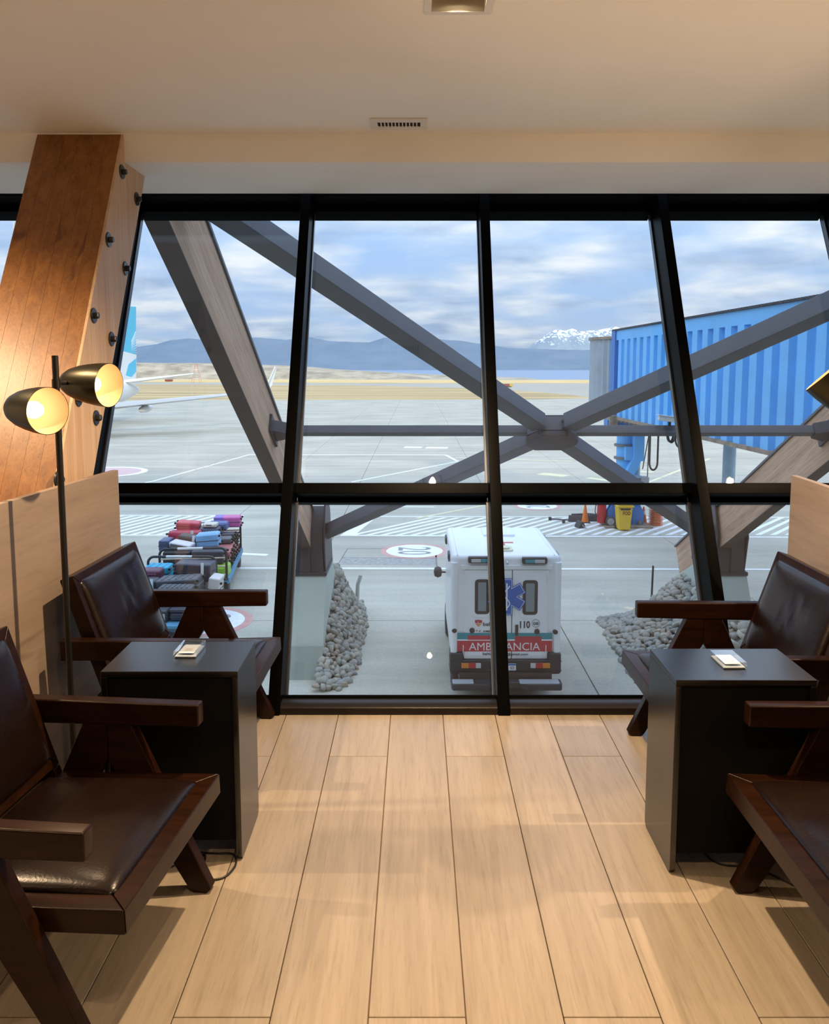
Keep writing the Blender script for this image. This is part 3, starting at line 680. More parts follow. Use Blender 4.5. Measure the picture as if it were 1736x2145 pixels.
# X brace
br = empty('cross_brace', plane_pt(XC, .6244)); tag(br, 'grey steel cross-bracing with a central node outside the window', 'brace')
n0 = plane_pt(0, .6244); 
def bl(x, z): return plane_pt(x, z) - plane_pt(0, .6244)
zsl = 1 / kk
KA = .765
for sx in (-1, 1):
    for sz in (1, -1):
        e_ = (4.02 if sz > 0 else 4.0) / KA
        d = (Vector((sx * KA, 0, 0)) + U * sz)
        p0 = d.normalized() * .36; p1 = d * e_
        MB().beam(p0, p1, .235, .225, NN).build('diagonal', m_steel, br, bevel=.006, seg=1)
    MB().beam(Vector((sx * .30, 0, 0)), Vector((sx * 3.90, 0, 0)), .125, .125, NN).build('tie_bar', m_steel, br, bevel=.005, seg=1)
# node: an octagonal plate below, a bolted cradle above
NM = Matrix(((1, 0, 0, 0), (0, U.y, -NN.y, 0), (0, U.z, -NN.z, 0), (0, 0, 0, 1)))
MB().prism([(-.375, -.06), (-.375, .06), (-.22, .27), (.22, .27), (.375, .06), (.375, -.06), (.22, -.27), (-.22, -.27)][::-1], -.20, -.12, 'xy', NM).build('node_plate', m_shoe, br, bevel=.006, seg=1)
MB().prism([(-.36, -.02), (-.36, .06), (-.20, .24), (.20, .24), (.36, .06), (.36, -.02), (.22, -.20), (-.22, -.20)][::-1], -.10, .12, 'xy', NM).build('node_core', m_steel, br, bevel=.006, seg=1)
MB().box(-.22, .22, .10, .22, -.19, .15, NM).build('node_cradle', m_shoe, br)
for s in (-1, 1):
    MB().box(s * .215 - .018, s * .215 + .018, .05, .285, -.20, .17, NM).build('node_fin', m_steel, br)
    for yy in (-.08, .04):
        MB().cyl(NM @ Vector((s * .135, .22, yy)), NM @ Vector((s * .135, .250, yy)), .022, n=8).build('bolt', m_shoe, br)
    # end brackets on the struts
    MB().prism([(s * 3.82, -.08), (s * 3.82, .08), (s * 4.07, .21), (s * 4.07, -.21)][::-s], -.09, .09, 'xy', NM).build('end_bracket', m_shoe, br, bevel=.005, seg=1)
    MB().box(s * 4.055 - .02, s * 4.055 + .02, -.30, .30, -.13, .13, NM).build('end_plate', m_shoe, br)
# security camera on the tie bar
m_cctv = mat('cctv_white', (.80, .81, .82), rough=.4)
cc = empty('security_camera', plane_pt(3.64, .69) + Vector((0, .02, .01))); cc.scale = (1.45, 1.3, 1.25); tag(cc, 'white security camera on the horizontal grey tie bar', 'security camera')
CMx = Matrix.Rotation(R(8), 4, 'Y')
MB().prism(rrect(-.105, .085, .052, .112, .012, 3), -.035, .035, 'xz', CMx).build('housing', m_cctv, cc, bevel=.004)
MB().box(-.12, .105, -.042, .042, .112, .118, CMx).build('sunshield', m_cctv, cc)
MB().box(.086, .10, -.03, .03, .055, .11, CMx).build('rear_cap', m_shoe, cc)
MB().cyl((.02, 0, 0), (.02, 0, .056), .015).build('mount', m_shoe, cc)

# piers with steel shoes
def pier(xc, label):
    r_ = empty('strut_pier', (xc, 15.4, G)); tag(r_, label, 'concrete pier', 'concrete strut piers')
    hw = .33; pr_ = [(-.60, -.02), (.38, 1.80), (1.35, 1.80), (2.95, 1.02), (2.75, -.02)]
    MB().prism(pr_, -hw, hw, 'yz').build('pedestal', m_pier, r_, bevel=.012)
    MB().prism([(-.62, -.02), (-.33, .55), (-.36, .56), (-.66, -.02)], -hw - .002, hw + .002, 'yz').build('splash_band', mat('grey_green_band', (.33, .37, .32), rough=.9, var=.06), r_)
    sh = [(.36, 1.74), (.40, 2.62), (.78, 3.10), (1.25, 2.75), (1.42, 1.78)]
    MB().prism(sh, -.27, .27, 'yz').build('steel_shoe', m_shoe, r_, bevel=.01)
    for s in (-1, 1):
        MB().prism([(.45, 1.78), (.30, 2.55), (.62, 3.45), (1.35, 2.95), (1.75, 1.78)], s * .30 - .015, s * .30 + .015, 'yz').build('shoe_cheek', m_shoe, r_, bevel=.004, seg=1)
    MB().box(-.34, .34, .33, 1.55, 1.76, 1.83).build('base_plate', m_shoe, r_, bevel=.005, seg=1)
    MB().box(-.012, .012, .31, .37, 1.8, 2.6).build('stiffener', m_shoe, r_)
    return r_
pier(-2.13, 'pale concrete pier with a dark steel shoe at the foot of the left strut')
pier(6.27, 'pale concrete pier with a dark steel shoe at the foot of the right strut')

# cobble mounds round the piers
def rock_mesh(seed):
    bm = bmesh.new(); bmesh.ops.create_icosphere(bm, subdivisions=2, radius=1.0); rn = random.Random(seed)
    ax = [rn.uniform(.75, 1.2) for _ in range(3)]
    for v_ in bm.verts:
        n_ = noise.noise(v_.co * 1.1 + Vector((seed * 3.1, 0, 0))) * .34
        v_.co = Vector((v_.co.x * ax[0], v_.co.y * ax[1], v_.co.z * ax[2] * .8)) * (1 + n_)
    me = bpy.data.meshes.new('cobble'); bm.to_mesh(me); bm.free()
    me.polygons.foreach_set('use_smooth', [True] * len(me.polygons)); return me
rock_mats = [mat('cobble_%d' % i, c, rough=.8, var=.25, scale=2.5, rnd=.18, bump=.25, bscale=6) for i, c in enumerate([(.34, .32, .27), (.40, .37, .30), (.29, .29, .27), (.35, .28, .22), (.31, .31, .26)])]
rocks = []
for i in range(10):
    me = rock_mesh(i + 1); me.materials.append(rock_mats[i % 5]); rocks.append(me)
m_bed = mat('mortar_bed', (.13, .13, .12), rough=.95, var=.2, scale=6)
def mound(name, label, hfun, x0, x1, y0, y1, step, smin, smax, seed, limit=300):
    r_ = empty(name, ((x0 + x1) / 2, (y0 + y1) / 2, G)); tag(r_, label, 'rock mound', 'cobble mounds at the strut piers')
    ox, oy = (x0 + x1) / 2, (y0 + y1) / 2; n_ = 26; mb = MB()
    for i in range(n_ + 1):
        for j in range(n_ + 1):
            x = x0 + (x1 - x0) * i / n_; y = y0 + (y1 - y0) * j / n_; mb.v.append((x - ox, y - oy, max(-.05, hfun(x, y) - .05)))
    for i in range(n_):
        for j in range(n_): a = i * (n_ + 1) + j; mb.f.append((a, a + n_ + 1, a + n_ + 2, a + 1))
    mb.build('mortar_bed', m_bed, r_, smooth=True, ang=180)
    rn = random.Random(seed); cand = []; y = y0; row = 0
    while y < y1:
        x = x0 + (row % 2) * step * .5
        while x < x1:
            xx, yy = x + rn.uniform(-.3, .3) * step, y + rn.uniform(-.3, .3) * step; h = hfun(xx, yy)
            if h > 0: 
                gx = (hfun(xx + .03, yy) - hfun(xx - .03, yy)) / .06; gy = (hfun(xx, yy + .03) - hfun(xx, yy - .03)) / .06
                nrm = Vector((-gx, -gy, 1)).normalized()
                view = (Vector((0, 0, 1.55)) - Vector((xx, yy, G + h))).normalized()
                cand.append((nrm.dot(view), xx, yy, h, nrm))
            x += step / math.sqrt(1 + (hgx(hfun, x, y)) ** 2)
        y += step * .86 / math.sqrt(1 + (hgy(hfun, x0 + (x1 - x0) * .5, y)) ** 2); row += 1
    cand.sort(key=lambda q: -q[0]); extra = cand[limit:]; cand = cand[:limit]
    for _, xx, yy, h, nrm in cand:
        o = link('cobble', rocks[rn.randrange(10)], None, r_); s_ = rn.uniform(smin, smax)
        big = 1.7 if (h > .95 * HT and rn.random() < .5) else 1.0
        o.location = (xx - ox, yy - oy, h); o.scale = (s_ * big, s_ * rn.uniform(.8, 1.2) * big, s_ * rn.uniform(.75, 1.0) * big)
        o.rotation_euler = (rn.uniform(-.5, .5) + math.atan2(-nrm.y, nrm.z), rn.uniform(-.5, .5) + math.atan2(nrm.x, nrm.z), rn.uniform(0, 6.28))
    if extra:                                             # the stones that show least, joined
        mb = MB()
        for _, xx, yy, h, nrm in extra:
            me = rocks[rn.randrange(10)]; s_ = rn.uniform(smin, smax); Mx = Matrix.Translation((xx - ox, yy - oy, h)) @ Matrix.Rotation(rn.uniform(0, 6.28), 4, 'Z') @ Matrix.Scale(s_, 4)
            mb.add([Mx @ v_.co for v_ in me.vertices], [tuple(p_.vertices) for p_ in me.polygons])
        mb.build('remaining_cobbles', rock_mats[0], r_, smooth=True, ang=180)['kind'] = 'stuff'
HT = 1.3
def hgx(f, x, y): return (f(x + .05, y) - f(x - .05, y)) / .1
def hgy(f, x, y): return (f(x, y + .05) - f(x, y - .05)) / .1
def hleft(x, y):
    top = .10 + 1.25 * max(0, min(1, (y - 14.3) / 3.3)); foot = -1.16 - .22 * max(0, (15.6 - y) / 1.4) ** 1.5 - .28 * max(0, (y - 18.2) / 2.0)
    t = (foot - x) / (foot + 1.79); back = max(0, 1 - max(0, y - 18.0) / 1.9)
    return top * min(1.05, t) * back if t > 0 else -.1
def hright(x, y):
    foot = 4.14 + .12 * max(0, (y - 16) / 2.2) + .35 * max(0, (14.6 - y)); t = (x - foot) / (5.95 - foot); back = max(0, 1 - max(0, y - 17.6) / 1.1)
    if y > 17.0: back = min(back, max(0, 1.0 - (y - 17.0) / 1.5 + t * .45))
    return 1.30 * min(1.0, t) * back if t > 0 else -.1
mound('cobble_mound', 'steep cobble mound beside the left concrete pier', hleft, -1.82, -1.05, 14.25, 20.0, .122, .066, .094, 4)
mound('cobble_mound', 'broad cobble mound sloping down from the right concrete pier', hright, 4.1, 6.0, 13.9, 18.8, .140, .070, .105, 5)
# downpipe stub and marker rod by the mounds
tag(MB().tube([(-1.45, 19.2, G + .0), (-1.43, 19.2, G + .62), (-1.36, 19.25, G + .85)], .05, 10).build('vent_pipe', mat('galvanised', (.55, .55, .53), rough=.4, metal=.6), smooth=True), 'short galvanised pipe standing behind the left cobble mound', 'pipe')
tag(MB().cyl((5.55, 18.6, G), (5.57, 18.6, G + 1.25), .025, n=8).build('marker_rod', m_shoe), 'thin dark rod standing behind the right cobble mound', 'rod')

# ================================================================== AMBULANCE (seen from behind and above)
m_van = mat('ambulance_white', (.88, .90, .92), rough=.35, var=.04, scale=2, coat=.2)
m_vanw = mat('ambulance_door_white', (.88, .89, .88), rough=.4, var=.03, scale=2)
m_rub = mat('black_bumper_plastic', (.035, .037, .045), rough=.55, var=.25, scale=5)
m_teal = mat('teal_decal', (.045, .30, .36), rough=.45); m_red = mat('red_decal', (.55, .055, .075), rough=.45); m_blue = mat('blue_decal', (.03, .14, .50), rough=.45)
m_orange = mat('orange_decal', (.75, .28, .10), rough=.45); m_txt = mat('dark_lettering', (.05, .055, .07), rough=.5); m_wtxt = mat('white_lettering', (.88, .88, .88), rough=.5)
m_vglass = mat('tinted_glass', (.10, .13, .15), rough=.12, spec=.6); m_seal = mat('window_seal', (.06, .05, .05), rough=.6)
m_tread = mat('grey_tread', (.42, .45, .48), rough=.6); m_amber = mat('amber_lens', (.70, .22, .03), rough=.25); m_redl = mat('red_lens', (.50, .03, .03), rough=.25); m_clear = mat('clear_lens', (.55, .58, .60), rough=.25)
m_cream = mat('cream_plastic', (.72, .70, .52), rough=.5)
am = empty('ambulance', (1.551, 13.65, G)); tag(am, 'white ambulance with red and teal stripes parked beneath the window', 'ambulance')
def ax(zx): return (zx - 890) * .001489
def az(zy): return 3.307 - zy * .001489
def decal(name, poly, m, d, parent, th=.003): return MB().prism(poly, -d - th, -d, 'xz').build(name, m, parent)
def rect(a, b, c_, d): return [(ax(a), az(d)), (ax(b), az(d)), (ax(b), az(c_)), (ax(a), az(c_))]
TX = Matrix.Rotation(R(90), 4, 'X')
def atext(name, body, zx, zy, wz, hz, m, d, parent, bold=.0015): return text(name, body, .1, m, parent, Matrix.Translation((ax(zx), -d, az(zy))) @ TX, (wz * .001489, hz * .001489), bold)
MB().box(-.955, .955, 0, 2.50, .84, 2.67).build('box_body', m_van, am, bevel=.085, seg=5)
for s in (-1, 1):    # corner posts and roof edge trims
    MB().cyl((s * .895, .005, .86), (s * .895, .005, 2.55), .062, n=14).build('corner_post', m_van, am, smooth=True)
    MB().tube([(s * .835, .02, 2.676), (s * .84, 2.42, 2.676)], .008, 6).build('roof_seam', m_vanw, am)
MB().box(ax(365), ax(1425), -.028, 0, az(592), az(540)).build('door_header_rail', m_vanw, am, bevel=.006)
doors = []
for a, b in ((405, 957), (966, 1382)):
    d_ = MB().box(ax(a), ax(b), -.020, .01, az(1660), az(600)).build('rear_door', m_vanw, am, bevel=.006); doors.append(d_)
    MB().prism([(ax(a + 40), az(1625)), (ax(b - 40), az(1625)), (ax(b - 40), az(632)), (ax(a + 40), az(632))], -.0235, -.020, 'xz').build('door_panel', m_van, d_, bevel=.003, seg=1)
MB().box(ax(957), ax(966), -.012, .0, az(1660), az(600)).build('door_gap', m_txt, am)
for k, (a, b, c_, d) in enumerate(((527, 697, 705, 1120), (1082, 1258, 716, 1128))):
    D_ = doors[k]
    MB().prism(rrect(ax(a - 38), ax(b + 38), az(d + 42), az(c_ - 38), .09, 6), -.030, -.02, 'xz').build('window_surround', m_van, D_, bevel=.006)
    wf = MB().prism(rrect(ax(a), ax(b), az(d), az(c_), .06, 6), -.036, -.029, 'xz').build('window_frame', m_seal, D_, bevel=.003)
    MB().prism(rrect(ax(a + 38), ax(b - 38), az(d - 38), az(c_ + 36), .012, 3), -.0385, -.035, 'xz').build('pane', mat('frosted_pane', (.24, .29, .31), rough=.35), wf)
for zx in (402, 1368):
    for zy in (665, 725, 1075, 1165): MB().cyl((ax(zx), -.03, az(zy + 26)), (ax(zx), -.03, az(zy - 26)), .009, n=8).build('hinge', m_van, am)
    MB().cyl((ax(zx - 6), -.045, az(1625)), (ax(zx - 6), -.045, az(1490)), .008, n=8).build('grab_rail', m_van, am)
MB().prism(rrect(ax(1003), ax(1036), az(1375), az(1248), .012, 3), -.045, -.02, 'xz').build('door_handle', m_seal, doors[1], bevel=.004)
# stripes and lettering
decal('teal_stripe', rect(327, 1435, 1347, 1424), m_teal, .0245, am); decal('red_stripe', rect(447, 728, 1377, 1428), m_red, .0278, am); decal('red_stripe', rect(1000, 1310, 1388, 1440), m_red, .0278, am)
decal('white_stripe', rect(327, 1435, 1424, 1440), m_wtxt, .0245, am); decal('red_band', rect(327, 1435, 1440, 1570), m_red, .0245, am)
atext('lettering', 'AMBULANCIA', 879, 1510, 832, 92, m_wtxt, .0285, am, 0.0)
atext('lettering', 'bahia', 680, 1597, 110, 34, m_txt, .0285, am); atext('lettering', '@gmail.com', 1030, 1606, 250, 36, m_txt, .0285, am)
atext('lettering', 'bahia', 700, 1240, 150, 44, m_txt, .0285, am); atext('lettering', 'F. AMEG', 665, 1327, 170, 24, m_txt, .0285, am)
atext('fleet_number', '110', 1115, 1247, 118, 86, m_txt, .0285, am, .003); atext('fleet_number', '08', 1242, 1234, 62, 36, m_txt, .0285, am)
ring = MB()
for i in range(28):
    t0, t1 = 2 * math.pi * i / 28, 2 * math.pi * (i + 1) / 28; r0, r1 = .064, .070; cx, cz = ax(1243), az(1232)
    ring.prism([(cx + r0 * math.cos(t0), cz + r0 * math.sin(t0)), (cx + r1 * math.cos(t0), cz + r1 * math.sin(t0)), (cx + r1 * math.cos(t1), cz + r1 * math.sin(t1)), (cx + r0 * math.cos(t1), cz + r0 * math.sin(t1))], -.0275, -.0245, 'xz')
ring.build('number_ring', m_txt, am)
cx, cz = ax(573), az(1230); q = .001489
decal('shield_emblem', [(cx - 43 * q, cz + 35 * q), (cx - 38 * q, cz - 2 * q), (cx + 38 * q, cz - 2 * q), (cx + 43 * q, cz + 35 * q), (cx, cz + 42 * q)], m_red, .0245, am)
decal('shield_emblem', [(cx - 36 * q, cz - 4 * q), (cx, cz - 45 * q), (cx + 36 * q, cz - 4 * q)], m_orange, .0245, am)
MB().tube([(cx - 34 * q, -.029, cz), (cx - 12 * q, -.029, cz), (cx - 5 * q, -.029, cz + 20 * q), (cx + 4 * q, -.029, cz - 18 * q), (cx + 11 * q, -.029, cz), (cx + 34 * q, -.029, cz)], .004, 5).build('pulse_line', m_wtxt, am)
MB().lathe([(0, 0), (.012, .001), (.012, .004), (0, .005)], (ax(553), -.025, az(1320)), (0, -1, 0), 12, False).build('pin_icon', m_red, am)
# star of life
SX, SZ = ax(897), az(912)
def arm(a, hl, hw): 
    c_, s_ = math.cos(a), math.sin(a); return [(SX + x * c_ - y * s_, SZ + x * s_ + y * c_) for x, y in ((-hw, -hl), (hw, -hl), (hw, hl), (-hw, hl))]
for i, a in enumerate((0, R(60), R(-60))): decal('star_arm', arm(a, .326, .100), m_blue, .0400 + i * .0005, am, .002)
for i, a in enumerate((0, R(60), R(-60))): decal('star_outline', arm(a, .310, .088), m_wtxt, .0425 + i * .0005, am, .002)
for i, a in enumerate((0, R(60), R(-60))): decal('star_field', arm(a, .302, .080), m_blue, .0450 + i * .0005, am, .002)
MB().box(SX - .012, SX + .012, -.0505, -.047, SZ - .24, SZ + .24).build('staff', m_wtxt, am)
MB().tube([(SX + .05 * math.sin(t * 1.15), -.049, SZ - .20 + .075 * t * .8) for t in [i * .35 for i in range(20)]], .010, 6).build('serpent', m_wtxt, am, smooth=True)
# lamps and buffers
for zx, zy in ((291, 1315), (498, 1316), (1256, 1328), (1472, 1331)):
    MB().lathe([(.046, 0), (.046, .02), (.036, .045), (.0, .055)], (ax(zx), -.02, az(zy)), (0, -1, 0), 18, False).build('door_buffer', m_seal, am, smooth=True)
for a, b, zc, flip in ((447, 735, 474, 0), (1070, 1360, 482, 1)):
    lh = MB().prism(rrect(ax(a), ax(b), az(zc + 36), az(zc - 36), .02, 4), -.075, .03, 'xz').build('beacon', m_seal, am, bevel=.008)
    m1, m2 = (m_clear, m_teal) if not flip else (m_teal, m_clear); mid = (a + b) / 2
    MB().box(ax(a + 34), ax(mid), -.083, -.07, az(zc + 24), az(zc - 16)).build('lens', m1, lh, bevel=.004); MB().box(ax(mid), ax(b - 30), -.083, -.07, az(zc + 24), az(zc - 16)).build('lens', m2, lh, bevel=.004)
MB().cyl((ax(900), -.06, az(515)), (ax(900), -.0, az(500)), .02, n=10).build('centre_lamp', m_clear, am)
for s in (-1, 1):
    for y in (.55, 1.95):
        MB().prism(rrect(y - .16, y + .16, 2.46, 2.60, .03, 3), s * .95 - .035, s * .95 + .035, 'yz').build('side_beacon', m_seal, am, bevel=.012)
        MB().box(s * .985 - .006, s * .985 + .006, y - .11, y + .11, 2.49, 2.57).build('side_lens', m_teal, am)
# roof fittings
MB().prism(rrect(-.27, .34, 1.55, 2.25, .05, 4), 2.66, 2.715, 'xy').build('roof_hatch', m_van, am, bevel=.012)
MB().box(-.20, .24, .98, 1.07, 2.669, 2.673).box(-.03, .07, .80, 1.25, 2.669, 2.6735).build('red_cross', m_red, am)
MB().prism(rrect(-.16, .16, .28, .62, .06, 4), 2.665, 2.70, 'xy').prism(rrect(-.10, .10, .34, .55, .05, 4), 2.70, 2.73, 'xy').build('roof_vent', m_cream, am, bevel=.01)
# tail: plastic skirt, lights, plate, step
MB().prism(rrect(-.965, .965, .58, .832, .05, 4), -.09, .30, 'xz').build('rear_skirt', m_rub, am, bevel=.02)
for s in (-1, 1): MB().box(min(s * .735, s * .965), max(s * .735, s * .965), -.085, .30, .80, .955).build('skirt_corner', m_rub, am, bevel=.025)
for zz in (.64, .81): MB().box(-.972, .972, -.098, .25, zz, zz + .012).build('skirt_rib', m_rub, am)
for s in (-1, 1):
    hs = MB().box(min(s * .42, s * .78), max(s * .42, s * .78), -.108, -.08, .69, .80).build('tail_light', m_seal, am, bevel=.006)
    for x0, x1, mm in ((.64, .77, m_amber), (.52, .64, m_redl), (.43, .52, m_clear)): MB().box(min(s * x0, s * x1), max(s * x0, s * x1), -.118, -.10, .70, .79).build('lens', mm, hs, bevel=.005)
pm = MB().box(ax(775), ax(1010), -.104, -.09, .655, .775).build('number_plate', m_wtxt, am, bevel=.004); MB().box(ax(777), ax(1008), -.1065, -.103, .745, .773).build('plate_band', m_blue, pm)
text('plate_letters', 'WX', .1, m_txt, pm, Matrix.Translation((ax(965), -.1065, .702)) @ TX, (.085, .062))
st = MB().prism([(-.93, -.38), (-.95, -.30), (-.95, -.12), (.95, -.12), (.95, -.30), (.93, -.38), (.34, -.38), (.24, -.28), (-.24, -.28), (-.34, -.38)][::-1], .40, .515, 'xy').build('step_bumper', m_rub, am, bevel=.02, seg=3)
for x0, x1 in ((-.93, -.57), (.22, .90)):
    tp = MB().prism(rrect(x0, x1, -.36, -.17, .02, 3), .513, .526, 'xy').build('step_tread', m_tread, st, bevel=.004)
    nn_ = int((x1 - x0) / .03)
    MB_ = MB()
    for i in range(1, nn_): MB_.box(x0 + i * .03, x0 + i * .03 + .008, -.35, -.18, .526, .530)
    MB_.build('tread_ribs', m_tread, tp)
MB().box(-.80, .80, -.13, 2.4, .34, .62).build('chassis', m_seal, am)
# cab and wheels
MB().prism([(2.46, .55), (2.46, 2.10), (3.35, 2.05), (3.95, 1.35), (4.55, 1.18), (4.62, .55)], -.90, .90, 'yz').build('cab', m_van, am, bevel=.08, seg=3)
MB().prism([(3.42, 2.02), (3.93, 1.40), (3.98, 1.43), (3.47, 2.05)], -.78, .78, 'yz').build('windscreen', m_vglass, am)
for s in (-1, 1):
    MB().lathe([(0, -.09), (.09, -.07), (.12, 0), (.09, .07), (0, .09)], (s * 1.10, 2.95, 1.62), (s * 1, 0, 0), 14, False).build('mirror', m_seal, am, smooth=True)
    MB().cyl((s * .86, 2.98, 1.60), (s * 1.06, 2.95, 1.62), .018, n=8).build('mirror_arm', m_seal, am)
    for y in (.95, 3.75): 
        wh = MB().lathe([(.18, -.11), (.33, -.11), (.36, -.08), (.36, .08), (.33, .11), (.18, .11)], (s * .80, y, .36), (1, 0, 0), 26, False).build('wheel', m_seal, am, smooth=True); MB().lathe([(0, .06), (.18, .08), (.19, .10), (.0, .10)], (s * .80, y, .36), (s, 0, 0), 20, False).build('hub', m_clear, wh, smooth=True)

# ================================================================== BLUE BOARDING BRIDGE
m_br = mat('bridge_blue', (.14, .49, .90), rough=.5, var=.10, scale=.8); m_brd = mat('bridge_blue_dark', (.045, .19, .50), rough=.5, var=.1, scale=1.5)
m_galv = mat('corrugated_grey', (.42, .46, .49), rough=.45, metal=.35, var=.12, scale=1.5); m_rust = mat('rusty_steel', (.30, .23, .17), rough=.8, var=.4, scale=3)
m_roof = mat('dark_roofing', (.05, .055, .07), rough=.7)
bd_ = empty('boarding_bridge', (7.55, 24, G)); tag(bd_, 'blue corrugated boarding bridge raised on columns', 'boarding bridge')
BA = math.atan(.028); BMx = Matrix.Translation((-.31, 6.0, -G)) @ Matrix.Rotation(BA, 4, 'Z') @ Matrix.Translation((0, -22.0, 0))   # local y 0..22 along the wall; y=22 far end; z world
z0, z1 = -.24, 2.86; hz = z1 - .34
prof = []; y = 0.0
while y < 21.6:
    prof += [(0, y), (0, y + .36), (.13, y + .42), (.13, y + .66), (0, y + .72)]; y += .72
mb = MB()
for (x, yy) in prof: mb.v += [tuple(BMx @ Vector((x, yy, z0))), tuple(BMx @ Vector((x, yy, hz)))]
for i in range(len(prof) - 1): mb.f.append((2 * i, 2 * i + 1, 2 * i + 3, 2 * i + 2))
mb.build('corrugated_wall', m_br, bd_)
MB().box(.0, .14, 0, 22, hz, z1, BMx).build('top_rail', m_br, bd_); MB().box(-.03, .12, 0, 22, z0 - .10, z0, BMx).build('bottom_rail', m_rust, bd_)
MB().box(.15, 2.6, 0, 22, z0 - .05, z1 - .01, BMx).build('tunnel_core', m_brd, bd_)
mb = MB(); n_ = 150
for i in range(n_): mb.box(-.06, 2.66, 22.0 * i / n_, 22.0 * (i + .55) / n_, z1 + .0, z1 + .06, BMx)
mb.box(-.06, 2.66, 0, 22, z1, z1 + .03, BMx); rfo = mb.build('roof_sheet', m_roof, bd_); 
MB().box(-.05, 0.1, 21.55, 22.02, z0, z1 + .02, BMx).build('end_post', m_brd, bd_)
for i in range(14): MB().box(-.05, .10, 15.0 + i * .5, 15.04 + i * .5, z0 - .16, z0 - .10, BMx).build('rail_bracket', m_rust, bd_)
# grey rotunda at the far end, ribbed
ro = Vector((8.42, 31.9, 0)) - Vector((7.55, 24, 0)); pts = []
for i in range(72):
    t = 2 * math.pi * i / 72; r_ = 1.55 + (.035 if i % 2 else -.02); pts.append((ro.x + r_ * math.cos(t), ro.y + r_ * math.sin(t)))
MB().prism(pts, -.25 - G, 2.60 - G, 'xy').build('rotunda', m_galv, bd_); MB().prism(disc(ro.x, ro.y, 1.64), 2.60 - G, 2.70 - G, 'xy').build('rotunda_cap', m_rust, bd_)
# cross beam, pillar, lift box, clamps
def W(x, y, z): return Vector((x - 7.55, y - 24, z - G))
def wb(x0, x1, y0, y1, za, zb_): a = W(x0, y0, za); b = W(x1, y1, zb_); return (a.x, b.x, a.y, b.y, a.z, b.z)
MB().box(*wb(6.95, 9.9, 29.3, 29.9, -.62, -.36)).build('cross_beam', m_brd, bd_, bevel=.02)
MB().box(*wb(7.0, 7.3, 29.2, 30.0, -.56, -.20)).build('beam_end', m_rust, bd_, bevel=.02)
MB().cyl(W(7.80, 30, G), W(7.80, 30, -.5), .32, n=28).build('pillar', m_br, bd_, smooth=True)
m_pale = mat('faded_blue_grey', (.36, .52, .60), rough=.5, var=.2, scale=2)
MB().cyl(W(8.28, 30.15, G), W(8.28, 30.15, -.5), .14, n=18).build('side_pipe', m_pale, bd_, smooth=True)
for z in (-1.34, -1.82): MB().lathe([(.36, -.05), (.41, -.04), (.41, .04), (.36, .05)], W(7.80, 30, z), (0, 0, 1), 26).build('clamp', mat('clamp_steel', (.20, .20, .20), rough=.6), bd_, smooth=True)
MB().box(*wb(7.96, 8.34, 29.35, 29.75, -1.88, -.62)).build('lift_box', m_br, bd_, bevel=.02)
MB().box(*wb(7.68, 8.0, 29.45, 29.8, -1.86, -1.36)).build('lift_bracket', m_br, bd_, bevel=.015)
a, b = W(7.84, 29.55, -2.38), W(8.10, 29.55, -1.80); MB().beam(a, b, .32, .36, (0, 1, 0)).build('lift_arm', m_br, bd_, bevel=.015)
MB().box(*wb(7.58, 8.26, 29.3, 29.8, -2.50, -2.42)).build('lift_shelf', m_pale, bd_)
for s in (-1, 1):
    g_ = MB().prism([(s * .30, 0), (s * .66, 0), (s * .66, .55), (s * .42, .98), (s * .30, .98)][::-s], -.03, .03, 'xz'); o = g_.build('base_gusset', m_brd, bd_); o.location = W(7.80, 30, G)
    MB().prism([(s * .26, 0), (s * .66, 0), (s * .66, .55), (s * .44, .95), (s * .26, .95)][::-s], -.36, -.30, 'xz').build('base_gusset', m_brd, bd_).location = W(7.80, 30, G)
    MB().box(-.05, .05, -.05, .05, 0, .22).build('anchor_bolt', m_rust, bd_).location = W(7.80 + s * .52, 29.6, G)
MB().box(*wb(6.95, 8.70, 29.2, 30.8, G, G + .05)).build('base_pad', m_rust, bd_)
MB().box(*wb(8.26, 8.56, 29.4, 29.8, -3.30, -2.48)).box(*wb(8.08, 8.24, 29.45, 29.7, -3.30, -2.58)).build('control_box', mat('grey_box', (.45, .46, .45), rough=.5), bd_, bevel=.01)
MB().cyl(W(9.60, 24.6, G), W(9.60, 24.6, -.3), .19, n=22).build('rear_column', m_pale, bd_, smooth=True)
def hang(name, x0, x1, y, zt, zb_, r_):
    p = [W(x0, y, zt)] + [W((x0 + x1) / 2 + (x1 - x0) / 2 * math.cos(math.pi - math.pi * i / 10), y, zb_ + .25 - .25 * math.sin(math.pi * i / 10)) for i in range(11)] + [W(x1, y, zt)]
    return MB().tube(p, r_, 8).build(name, m_seal, bd_, smooth=True)
hang('hanging_cable', 7.85, 8.12, 27.0, -.35, -1.90, .032); hang('hanging_cable', 8.10, 8.30, 26.0, -.35, -.85, .03); hang('hanging_cable', 8.12, 8.40, 25.2, -.35, -.95, .03); hang('hanging_cable', 7.95, 8.17, 25.4, -.35, -.82, .03)
MB().tube([W(8.62, 29.6, -.5), W(8.36, 29.6, -2.2)], .018, 6).build('stay_wire', m_seal, bd_); MB().tube([W(8.56, 29.6, -.5), W(8.55, 29.6, -2.5)], .02, 6).build('stay_wire', m_rust, bd_)

